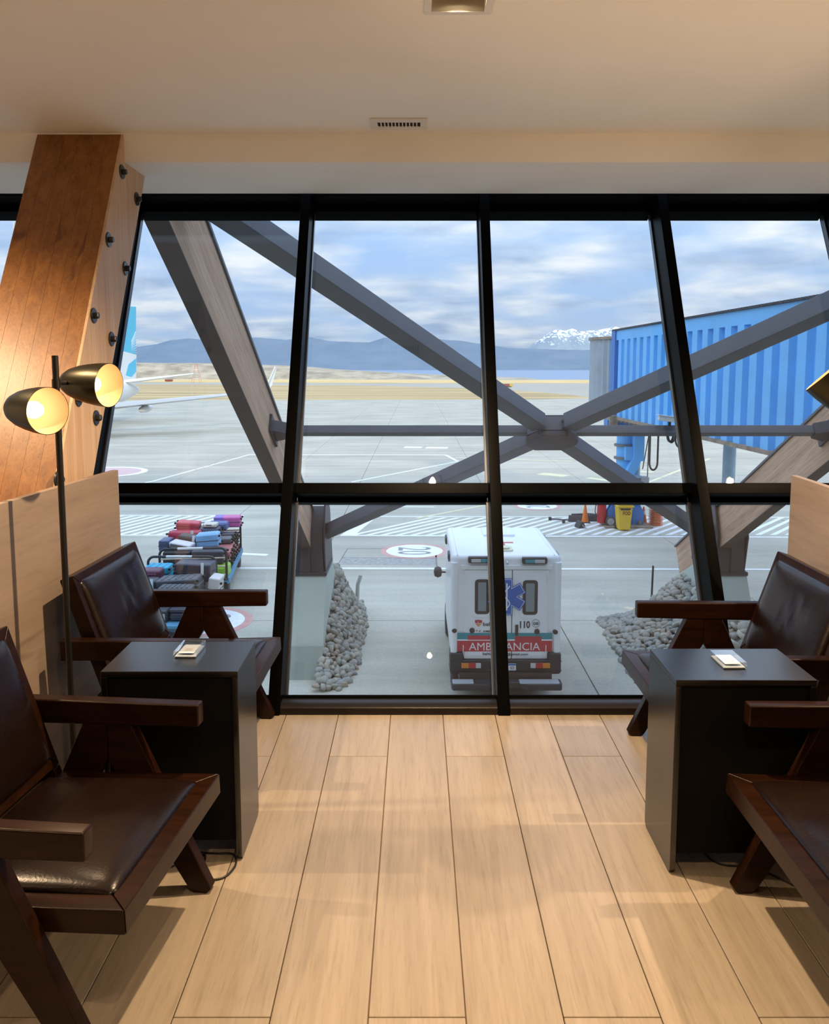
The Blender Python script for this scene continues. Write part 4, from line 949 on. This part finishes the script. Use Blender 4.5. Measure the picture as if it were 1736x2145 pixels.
# ================================================================== PARKED AIRLINER
m_pl = mat('airliner_white', (.80, .80, .77), rough=.35, coat=.2); m_cy = mat('airliner_cyan', (.08, .50, .70), rough=.35); m_metal = mat('wing_grey', (.55, .58, .61), rough=.35, metal=.4)
ar = empty('airliner', (-31.8, 74, G)); tag(ar, 'white and cyan airliner parked on the far side of the column', 'airliner')
MB().lathe([(.05, -36.0 + 20), (.9, -35.2 + 20), (1.5, -33.8 + 20), (1.88, -30 + 20), (1.88, -4), (1.86, 4), (1.55, 9), (1.05, 13.5), (.55, 17.0), (.18, 18.6), (.05, 18.8)], (0, 0, 3.35), (0, 1, 0), 36).build('fuselage', m_pl, ar, smooth=True)
fr_ = MB().prism([(9.6, 4.5), (15.8, 12.55), (18.4, 12.7), (17.4, 4.2)], -.16, .16, 'yz').build('tail_fin', m_cy, ar, bevel=.06)
MB().prism([(11.0, 4.3), (13.7, 7.6), (17.85, 7.3), (17.42, 4.2)], -.17, .17, 'yz').build('fin_white_band', m_pl, fr_)
MB().prism([(14.2, 5.0), (15.2, 6.2), (17.7, 6.9), (17.55, 5.4), (16.0, 4.8)], -.18, .18, 'yz').build('fin_wave', m_cy, fr_)
for i in range(9): MB().beam((.185, 16.2 + i * .02, 7.45 + i * .16), (.185, 17.9, 7.5 + i * .30), .02, .07, (1, 0, 0)).build('fin_feather', m_pl, fr_)
for s in (-1, 1):
    MB().add([(s * .5, 12.6, 4.25), (s * .5, 16.9, 4.2), (s * 7.1, 17.4, 5.15), (s * 7.1, 15.8, 5.15), (s * .5, 12.8, 4.55), (s * .5, 16.9, 4.3), (s * 7.1, 17.4, 5.2), (s * 7.1, 15.9, 5.25)],
             [(0, 1, 2, 3), (7, 6, 5, 4), (0, 4, 5, 1), (1, 5, 6, 2), (2, 6, 7, 3), (3, 7, 4, 0)]).build('tailplane', m_pl, ar)
    wg = MB().add([(s * 1.2, -10.5, 2.05), (s * 1.2, -3.2, 1.95), (s * 5.5, -3.4, 2.25), (s * 17.2, 4.6, 3.50), (s * 17.2, 3.1, 3.55), (s * 1.2, -10.3, 2.55), (s * 1.2, -3.2, 2.15), (s * 5.5, -3.4, 2.40), (s * 17.2, 4.6, 3.58), (s * 17.2, 3.2, 3.70)],
             [(0, 1, 2, 3, 4), (9, 8, 7, 6, 5), (0, 5, 6, 1), (1, 6, 7, 2), (2, 7, 8, 3), (3, 8, 9, 4), (4, 9, 5, 0)]).build('wing', m_metal, ar)
    MB().add([(s * 17.2, 3.1, 3.5), (s * 17.2, 4.65, 3.5), (s * 17.55, 5.3, 4.1), (s * 17.95, 6.2, 5.95), (s * 17.95, 5.3, 5.95), (s * 17.3, 3.1, 3.62), (s * 17.3, 4.65, 3.62), (s * 17.65, 5.3, 4.1), (s * 18.03, 6.2, 5.95), (s * 18.03, 5.3, 5.95)],
             [(0, 1, 2, 3, 4), (9, 8, 7, 6, 5), (0, 5, 6, 1), (1, 6, 7, 2), (2, 7, 8, 3), (3, 8, 9, 4), (4, 9, 5, 0)]).build('winglet', m_pl, wg)
    for x, y in ((4.2, -3.3), (7.6, -1.8)):
        MB().lathe([(.02, -1.9), (.26, -1.2), (.36, 0), (.28, 1.0), (.03, 1.7)], (s * x, y, 1.95 + x * .035), (0, 1, .05), 14).build('flap_fairing', m_pl, wg, smooth=True)
    MB().lathe([(.55, -2.0), (.95, -1.6), (1.0, 0), (.75, 1.8), (.45, 2.3)], (s * 4.9, -9.6, 1.35), (0, 1, 0), 24).build('engine', m_pl, ar, smooth=True)
    MB().cyl((s * 2.6, -3.0, .5), (s * 2.6, -3.0, 2.2), .12).cyl((s * 2.35, -3.0, .5), (s * 2.85, -3.0, .5), .5, n=20).build('main_gear', m_seal, ar)
MB().cyl((0, -13.0, .35), (0, -13.0, 2.0), .08).cyl((-.2, -13.0, .35), (.2, -13.0, .35), .35, n=18).build('nose_gear', m_seal, ar)
# floodlight mast beyond the column, taxiway signs, windsock tower
m_mast = mat('mast_grey', (.62, .63, .64), rough=.5)
ms = empty('lighting_mast', (-29.22, 60, G)); tag(ms, 'thin pale lighting mast seen left of the timber column', 'mast')
MB().cyl((0, 0, 0), (0, 0, 18.5), .10, .06, n=10).build('pole', m_mast, ms); MB().box(-.35, .35, -.12, .12, 18.4, 18.6).build('lamp_bar', m_mast, ms)
m_sign = mat('sign_red', (.28, .07, .06), rough=.5); m_signk = mat('sign_yellow', (.55, .42, .08), rough=.5)
for x, y, nm, lb in ((-99, 324, 0, 'small dark red taxiway sign on the grass by the airliner tail'), (26.9, 239, 1, 'small red and yellow taxiway sign beyond the grass tip')):
    r_ = empty('taxiway_sign', (x, y, G)); tag(r_, lb, 'sign', 'taxiway signs')
    MB().box(-1.6, .6, -.1, .1, .25, 1.0).build('panel', m_sign, r_); MB().box(.6, 1.6, -.1, .1, .25, 1.0).build('panel', m_signk if nm else m_sign, r_); MB().box(-1.2, 1.2, -.05, .05, 0, .25).build('stand', m_seal, r_)
tw = empty('lattice_tower', (-81.4, 300, G)); tag(tw, 'small red and white lattice tower on the dry grass', 'tower')
m_tr = mat('tower_red', (.62, .18, .10), rough=.6)
for i in range(4):
    sx, sy = ((-1, -1), (1, -1), (1, 1), (-1, 1))[i]
    MB().cyl((sx * 1.5, sy * 1.5, 0), (sx * .3, sy * .3, 7.0), .055, n=6).build('leg', m_tr, tw)
for z in (1.7, 3.4, 5.1):
    k2 = 1.5 - 1.2 * z / 7
    mb = MB()
    for a, b in (((-1, -1), (1, -1)), ((1, -1), (1, 1)), ((1, 1), (-1, 1)), ((-1, 1), (-1, -1))): mb.beam((a[0] * k2, a[1] * k2, z), (b[0] * k2, b[1] * k2, z), .10, .10)
    mb.build('girt', m_wtxt, tw)

# ================================================================== LUGGAGE TRAIN
m_tube = mat('hoop_black', (.03, .03, .033), rough=.5); m_cartb = mat('cart_blue', (.10, .30, .48), rough=.6, var=.3, scale=4); m_tape = mat('white_tape', (.75, .75, .74), rough=.5)
m_rustw = mat('chipped_white_rail', (.58, .50, .38), rough=.7, var=.35, scale=9)
def cart(x, y, label, front=True, ln=2.75):
    c = empty('baggage_cart', (x, y, G)); tag(c, label, 'baggage cart', 'baggage carts in the luggage train')
    hw = .86
    MB().box(-hw, hw, 0, ln, .40, .46).build('deck', m_cartb, c)
    for s in (-1, 1): MB().box(s * hw - .03, s * hw + .03, 0, ln, .36, .50).build('side_rail', m_cartb, c)
    for yy in ((0.0, ln) if front else (ln,)):
        p = [(-hw + .03, yy, .45)] + [(-hw + .03 + .16 - .16 * math.cos(R(a)), yy, 1.14 + .16 * math.sin(R(a))) for a in range(0, 91, 15)] + [(hw - .03 - .16 + .16 * math.sin(R(a)), yy, 1.14 + .16 * math.cos(R(a))) for a in range(0, 91, 15)] + [(hw - .03, yy, .45)]
        h = MB().tube(p, .032, 10).build('hoop', m_tube, c, smooth=True)
        MB().cyl((-.38, yy, 1.30), (.25, yy, 1.30), .034, n=12).build('tape', m_tape, h, smooth=True)
        for z in (1.04, .82, .60): MB().cyl((-hw + .05, yy, z), (hw - .05, yy, z), .020, n=8).build('cross_rail', m_rustw, h)
    for sx in (-1, 1):
        for yy in (.35, ln - .35):
            w_ = MB().lathe([(.06, -.06), (.17, -.06), (.19, -.04), (.19, .04), (.17, .06), (.06, .06)], (sx * (hw - .07), yy, .19), (1, 0, 0), 18).build('wheel', m_seal, c, smooth=True)
    MB().cyl((0, -.55, .30), (0, .02, .36), .025, n=8).build('drawbar', m_cartb, c)
    return c
cart(-5.72, 16.55, 'front baggage cart of the train, nearest the window', front=False)
cart(-5.70, 20.20, 'rear baggage cart with a black end hoop and white tape', ln=3.55).rotation_euler = (0, 0, R(6.5))
SM = {}
def scol(c):
    k = 'case_%02x%02x%02x' % tuple(int(x * 255) for x in c)
    if k not in SM: SM[k] = mat(k, c, rough=.42, var=.08, scale=8)
    return SM[k]
m_cw = mat('case_wheel', (.02, .02, .02), rough=.5); m_hand = mat('case_handle', (.06, .06, .065), rough=.5); m_tagw = mat('paper_tag', (.85, .85, .83), rough=.6)
def suitcase(x0, x1, zb_, zt, y, dep, c, label, ribs=0, rz=0.0, ry=0.0, soft=False, wheels='right', paper=False, name='suitcase', cat='suitcase', band=None):
    # case lying across the cart: x0..x1 length, zb..zt height, from y to y+dep
    cx, cz = (x0 + x1) / 2, zb_; lx, lz = (x1 - x0) / 2, zt - zb_
    r_ = empty(name, (cx, y + dep / 2, cz), rz); r_.rotation_euler = (0, ry, rz); tag(r_, label, cat, 'suitcases and bags on the baggage carts')
    m_ = scol(c)
    b = MB().box(-lx, lx, -dep / 2, dep / 2, 0, lz).build('shell', m_, r_, bevel=min(.07 if soft else .05, lz * .3, lx * .3), seg=3)
    if not soft: MB().box(-lx - .003, lx + .003, -dep / 2 - .003, dep / 2 + .003, lz * .47, lz * .53).build('zip_seam', m_hand, r_, bevel=.002, seg=1)
    else: MB().box(-lx * .75, lx * .75, -dep / 2 - .02, -dep / 2 + .02, lz * .2, lz * .8).build('front_pocket', m_, r_, bevel=.015)
    for i in range(ribs):
        t = -1 + 2 * (i + .5) / ribs
        MB().box(t * lx * .86 - .028, t * lx * .86 + .028, -dep / 2 + .06, dep / 2 - .06, lz - .004, lz + .012).build('rib', m_, r_, bevel=.008)
    if band: MB().box(-lx * .8, lx * .8, -dep / 2 - .004, -dep / 2 + .004, lz * .25, lz * .75).build('printed_band', scol(band), r_)
    s = 1 if wheels == 'right' else -1
    if wheels:
        for yy in (-dep / 2 + .06, dep / 2 - .06):
            for zz in (lz * .2, lz * .8): MB().lathe([(.0, -.018), (.03, -.018), (.03, .018), (.0, .018)], (s * (lx + .025), yy, zz), (0, 1, 0), 12, False).build('wheel', m_cw, r_, smooth=True)
        MB().tube([(-s * (lx + .002), -.09, lz * .5), (-s * (lx + .03), -.07, lz * .5), (-s * (lx + .03), .07, lz * .5), (-s * (lx + .002), .09, lz * .5)], .010, 6).build('handle', m_hand, r_)
    else: MB().tube([(-.08, -dep / 2 - .001, lz * .75), (-.06, -dep / 2 - .03, lz * .75), (.06, -dep / 2 - .03, lz * .75), (.08, -dep / 2 - .001, lz * .75)], .010, 6).build('handle', m_hand, r_)
    if paper: MB().box(lx * .5, lx * .5 + .07, -dep / 2 - .03, -dep / 2 - .024, lz * .3, lz + .05).build('luggage_tag', m_tagw, r_)
    return r_
D = G + .46
K = (.022, .023, .028); NV = (.028, .045, .095)
# rear cart, far end first
suitcase(-6.79, -6.16, -3.03, -2.80, 22.35, .45, (.60, .07, .10), 'bright red hard suitcase topmost at the back left of the luggage', 0, R(4), R(4), wheels='left')
suitcase(-6.74, -6.14, -3.20, -3.035, 22.3, .45, (.13, .18, .17), 'grey-green hard suitcase under the bright red one', wheels='left')
suitcase(-6.86, -5.98, -3.30, -2.97, 21.85, .42, (.40, .02, .06), 'large crimson suitcase beneath the bright red one', wheels='left', paper=True, soft=True)
suitcase(-6.08, -5.57, -3.20, -2.97, 22.35, .45, NV, 'navy soft suitcase between the crimson and light blue ones', soft=True, wheels='right')
suitcase(-5.90, -5.30, -3.26, -2.90, 21.2, .46, (.22, .46, .74), 'light blue hard suitcase on top of the rear cart', 7, R(3), R(-4), wheels='right')
suitcase(-6.50, -5.92, -3.20, -3.05, 20.75, .45, (.62, .61, .66), 'white suitcase with dark lettering pattern above the black hoop', 0, R(-6), R(9), wheels=None, band=(.12, .12, .14))
suitcase(-6.42, -5.90, -3.13, -2.97, 21.30, .40, K, 'black duffel bag with a white tag below the crimson suitcase', 0, 0, R(8), True, None, True, 'duffel_bag', 'bag')
suitcase(-6.76, -6.50, -3.26, -2.97, 20.75, .5, (.07, .10, .20), 'dark blue upright case at the left end of the rear cart', wheels=None)
suitcase(-6.60, -5.88, -3.55, -3.22, 20.55, .5, K, 'black suitcase behind the hoop of the rear cart, left half', wheels=None)
suitcase(-5.86, -5.02, -3.55, -3.20, 20.55, .5, (.035, .042, .062), 'charcoal suitcase behind the hoop of the rear cart, right half', wheels='right')
suitcase(-5.52, -4.90, D, -3.56, 20.45, .5, (.30, .58, .05), 'lime green bag low on the right of the rear cart', soft=True, wheels=None, name='travel_bag', cat='bag')
suitcase(-6.66, -5.56, D, -3.57, 20.55, .55, (.025, .022, .022), 'long black suitcase at the bottom of the rear cart', wheels=None)
suitcase(-6.72, -6.05, D, -3.32, 21.4, .8, (.05, .05, .055), 'dark grey trunk buried under the crimson suitcase', wheels=None)
suitcase(-6.02, -5.62, D, -3.30, 21.4, .8, (.07, .06, .06), 'brown-black trunk buried under the light blue suitcase', wheels=None)
suitcase(-6.66, -5.85, D, -3.22, 22.3, .55, (.09, .10, .12), 'slate suitcase at the back of the rear cart', wheels=None)
# right-hand flank of the middle and rear carts: cases stacked on edge, wheels outwards
flank = [((.52, .44, .33), 'beige'), ((.60, .61, .63), 'silver'), ((.03, .03, .035), 'jet black'), ((.34, .24, .17), 'brown'), ((.70, .71, .72), 'white'), ((.20, .22, .25), 'steel grey'), ((.45, .13, .13), 'dull red'), ((.22, .36, .50), 'dusty blue'), ((.45, .40, .36), 'taupe'), ((.10, .10, .11), 'graphite')]
i = 0
for row, (yy, zmax) in enumerate(((21.00, -3.28), (21.47, -3.28), (21.94, -3.10), (22.41, -3.02), (22.88, -3.16), (23.35, -3.16))):
    z = D; x1_ = -4.93 - (yy - 20.4) * .128
    for lvl in range(5):
        c_, nm = flank[(i * 3 + row) % 10]; h_ = .16 + .03 * ((i * 7) % 3)
        if z + h_ > zmax + .05: break
        suitcase(x1_ - .50, x1_ + .03 * ((i % 3) - 1), z, z + h_ - .008, yy, .42, c_, '%s suitcase, %s in the %s wheels-out stack on the right flank' % (nm, ('lowest', 'second up', 'third up', 'fourth up', 'topmost')[lvl], ('nearest', 'second', 'third', 'fourth', 'fifth', 'farthest')[row]), wheels='right', rz=R(6.5 + random.uniform(-3, 3)))
        z += h_; i += 1
# tops at the far end of the rear cart
suitcase(-6.02, -5.46, -3.14, -2.90, 22.86, .40, (.10, .14, .33), 'blue patterned soft bag in front of the pink and purple suitcase', 0, 0, 0, True, None, name='travel_bag', cat='bag')
pp = suitcase(-5.96, -5.20, -3.14, -2.83, 23.32, .46, (.62, .12, .36), 'pink and purple patterned suitcase topmost at the far right', 0, R(6), 0, False, 'right')
MB().box(-.384, -.10, -.234, .234, .03, .314).build('violet_panel', scol((.26, .16, .55)), pp, bevel=.03)
suitcase(-6.86, -5.95, D, -3.16, 22.95, .80, (.06, .06, .075), 'black trunk at the far end of the rear cart', wheels=None)
suitcase(-6.05, -5.66, -2.965, -2.85, 22.42, .35, (.66, .60, .50), 'cream packet perched behind the navy soft suitcase', 0, 0, 0, True, None, name='parcel', cat='parcel')
# front cart
suitcase(-5.74, -4.88, -3.50, -3.09, 18.7, .55, (.030, .038, .062), 'large navy hard suitcase with an orange tag on the front cart', 0, R(-2), R(2), wheels='left', paper=True)
suitcase(-6.58, -5.98, -3.56, -3.24, 19.0, .5, (.02, .40, .62), 'turquoise hard suitcase on the front cart behind the chair back', 3, wheels='right')
suitcase(-6.60, -6.00, -3.55, -3.18, 18.45, .42, (.12, .035, .075), 'purple soft suitcase in front of the turquoise one', soft=True, wheels=None)
suitcase(-6.40, -5.94, -3.60, -3.29, 17.95, .42, (.035, .04, .052), 'black soft suitcase in front of the purple one', soft=True, wheels=None, paper=True)
suitcase(-6.20, -5.97, -3.52, -3.34, 17.5, .36, (.03, .48, .72), 'small sky blue bag at the left of the front cart', soft=True, wheels=None, name='travel_bag', cat='bag')
suitcase(-5.94, -4.98, -3.58, -3.27, 17.95, .55, (.075, .082, .095), 'dark grey ribbed suitcase on the front cart', 5, R(-3), R(-4), wheels='right')
suitcase(-5.74, -4.98, -3.60, -3.31, 17.38, .42, (.040, .046, .058), 'charcoal grooved suitcase in front of the ribbed one', 6, wheels='right')
suitcase(-4.93, -4.66, D, -3.33, 18.35, .5, (.62, .60, .57), 'off-white upright suitcase at the right edge of the front cart', 0, 0, R(10), wheels='right')
suitcase(-5.08, -4.95, -3.66, -3.38, 17.9, .5, (.06, .07, .08), 'thin dark case beside the off-white upright suitcase', wheels=None)
suitcase(-5.72, -5.33, D, -3.62, 16.75, .5, (.035, .04, .05), 'black upright suitcase with a pale label at the front end of the front cart', wheels=None, band=(.55, .50, .42))
suitcase(-5.31, -4.95, -3.70, -3.62 + .0, 16.85, .5, (.03, .035, .06), 'slim navy case on top of the stack at the front end', wheels='right')
suitcase(-5.31, -4.95, D, -3.705, 16.85, .5, (.035, .04, .07), 'navy case at the bottom of the stack at the front end', wheels='right')
suitcase(-5.22, -5.00, D, -3.67, 17.5, .35, (.70, .42, .05), 'yellow case on the right of the front cart', wheels=None)
suitcase(-6.50, -5.35, D, -3.62, 17.4, .8, (.05, .052, .06), 'dark trunk at the bottom of the front cart', wheels=None)
suitcase(-6.55, -5.70, D, -3.58, 18.35, .95, (.06, .06, .06), 'grey-black trunk under the turquoise suitcase', wheels=None)
suitcase(-5.66, -4.98, D, -3.53, 18.45, .75, (.045, .045, .05), 'black trunk under the large navy suitcase', wheels=None)

# ================================================================== GROUND EQUIPMENT BY THE BRIDGE PILLAR
m_or = mat('cone_orange', (.85, .20, .03), rough=.5, var=.08, scale=5); m_orl = mat('cone_pale_orange', (.80, .24, .12), rough=.6, var=.12, scale=5); m_wb = mat('cone_white', (.80, .80, .78), rough=.5)
def cone(x, y, z, h, m, label, white=False, base=.19, cap=True):
    r_ = empty('traffic_cone', (x, y, z)); tag(r_, label, 'traffic cone', 'orange traffic cones')
    MB().prism(rrect(-base, base, -base, base, .03, 3), 0, .022, 'xy').build('base', m if not cap else mat('cone_foot', (.05, .05, .05), rough=.7) if not white else m, r_, bevel=.006)
    MB().lathe([(base * .72, .03), (base * .70, .05), (.028, h), (.0, h + .005)], n=22, caps=False).build('body', m, r_, smooth=True)
    if white:
        k = lambda z_: base * .70 + (.028 - base * .70) * (z_ - .05) / (h - .05)
        MB().lathe([(k(h * .55) + .004, h * .55), (k(h * .75) + .004, h * .75)], n=22, caps=False).build('band', m_wb, r_, smooth=True)
    return r_
cone(6.43, 30.35, G, .72, m_or, 'orange traffic cone standing among the wheel chocks'); cone(7.22, 31.2, G, .98, m_or, 'taller orange traffic cone behind the red extinguisher')
cone(8.62, 30.2, G, .64, m_orl, 'orange traffic cone with a white band beside the stacked cones', True)
for i in range(11): cone(8.98, 29.85, G + i * .058, .52, m_orl, 'pale orange cone nested in the pile beside the bridge pillar, ' + ('lowest of all' if i == 0 else 'topmost of all' if i == 10 else ('second', 'third', 'fourth', 'fifth', 'sixth', 'seventh', 'eighth', 'ninth', 'tenth')[i - 1] + ' from the ground'), cap=False, base=.20).rotation_euler = (0, 0, R(12 + 3 * (i % 3)))
m_bin = mat('bin_yellow', (.78, .50, .04), rough=.45, var=.06, scale=4); m_bt = mat('bin_letter', (.30, .05, .02), rough=.5)
bn = empty('waste_bin', (7.53, 28.95, G)); tag(bn, 'yellow wheeled bin lettered FOD in front of the bridge pillar', 'bin')
MB().add([(-.20, -.22, .04), (.20, -.22, .04), (.20, .22, .04), (-.20, .22, .04), (-.26, -.28, .88), (.26, -.28, .88), (.26, .28, .88), (-.26, .28, .88)], [(0, 3, 2, 1), (4, 5, 6, 7), (0, 1, 5, 4), (1, 2, 6, 5), (2, 3, 7, 6), (3, 0, 4, 7)]).build('body', m_bin, bn, bevel=.02)
MB().box(-.31, .31, -.33, .33, .88, .93).box(-.24, .24, -.28, .26, .93, .975).build('lid', m_bin, bn, bevel=.015)
MB().prism([(-.20, .84), (.20, .84), (.16, .77), (-.16, .77)], -.285, -.272, 'xz').build('hand_slot', m_seal, bn)
text('lettering', 'FOD', .2, m_bt, bn, Matrix.Translation((.05, -.2675, .66)) @ Matrix.Rotation(R(94), 4, 'X'), (.28, .14), .008)
for s in (-1, 1): MB().cyl((s * .18, .24, .09), (s * .25, .24, .09), .09, n=16).build('wheel', m_seal, bn)
m_fire = mat('extinguisher_red', (.50, .03, .04), rough=.35)
fx = empty('wheeled_extinguisher', (6.92, 29.75, G)); tag(fx, 'red wheeled fire extinguisher beside the orange cones', 'extinguisher')
MB().lathe([(.0, .10), (.15, .12), (.17, .18), (.17, .78), (.13, .88), (.05, .92), (.05, 1.0), (0, 1.0)], n=24, caps=False).build('cylinder', m_fire, fx, smooth=True)
for s in (-1, 1):
    wl_ = MB().lathe([(.05, -.03), (.17, -.03), (.19, -.015), (.19, .015), (.17, .03), (.05, .03)], (.30, s * .20, .19), (0, 1, 0), 24).build('wheel', mat('solid_tyre', (.09, .09, .09), rough=.6), fx, smooth=True)
    MB().lathe([(.0, -.035), (.13, -.034), (.13, .034), (0, .035)], (.30, s * .20, .19), (0, 1, 0), 20, False).build('hub', m_tread, wl_, smooth=True)
MB().cyl((.30, -.2, .19), (.30, .2, .19), .02, n=8).build('axle', m_seal, fx)
MB().tube([(.30, 0, .19), (.12, 0, .75), (.28, 0, 1.12), (.38, 0, 1.20)], .016, 8).build('handle', m_fire, fx, smooth=True)
MB().tube(smooth_path([(0, -.02, 1.0), (-.12, -.10, .95), (-.24, -.12, .80), (-.26, -.08, .55), (-.20, -.08, .40), (-.24, -.05, .25)]), .018, 8).build('hose', m_seal, fx, smooth=True)
m_chk = mat('chock_rubber', (.05, .05, .052), rough=.7, var=.2, scale=8)
def chock(x, y, a, ln, label):
    r_ = empty('wheel_chock', (x, y, G), R(a)); tag(r_, label, 'wheel chock', 'black wheel chocks by the extinguisher')
    MB().prism([(-.14, 0), (.14, 0), (.10, .12), (.03, .24), (-.03, .24), (-.10, .12)], -ln / 2, ln / 2, 'xz').build('wedge', m_chk, r_, bevel=.012)
    MB().tube([(0, -ln / 2, .12), (0, -ln / 2 - .08, .08), (.1, -ln / 2 - .16, .012)], .012, 6).build('rope', m_tread, r_)
for x, y, a, ln, lb in ((6.05, 29.4, 20, .35, 'black wheel chock lying nearest, apart from the others'), (6.10, 30.55, 70, .5, 'black wheel chock at the left of the orange cone'), (6.30, 30.95, 100, .55, 'black wheel chock behind the orange cone'), (6.66, 30.65, 95, .5, 'black wheel chock at the right of the orange cone'), (6.85, 30.95, 60, .5, 'black wheel chock behind the red extinguisher')): chock(x, y, a, ln, lb)
tb_ = empty('tow_bar', (5.55, 30.6, G)); tag(tb_, 'thin dark tow bar lying left of the wheel chocks', 'tow bar')
MB().cyl((-.35, .25, .05), (.30, 0, .05), .025, n=8).build('bar', m_chk, tb_); MB().box(-.42, -.32, .20, .32, 0, .12).build('hitch', m_chk, tb_); MB().box(.0, .10, -.42, -.30, 0, .14).build('foot', m_chk, tb_)
MB().cyl((.05, -.35, .10), (.05, .12, .05), .018, n=6).build('strut', m_chk, tb_)
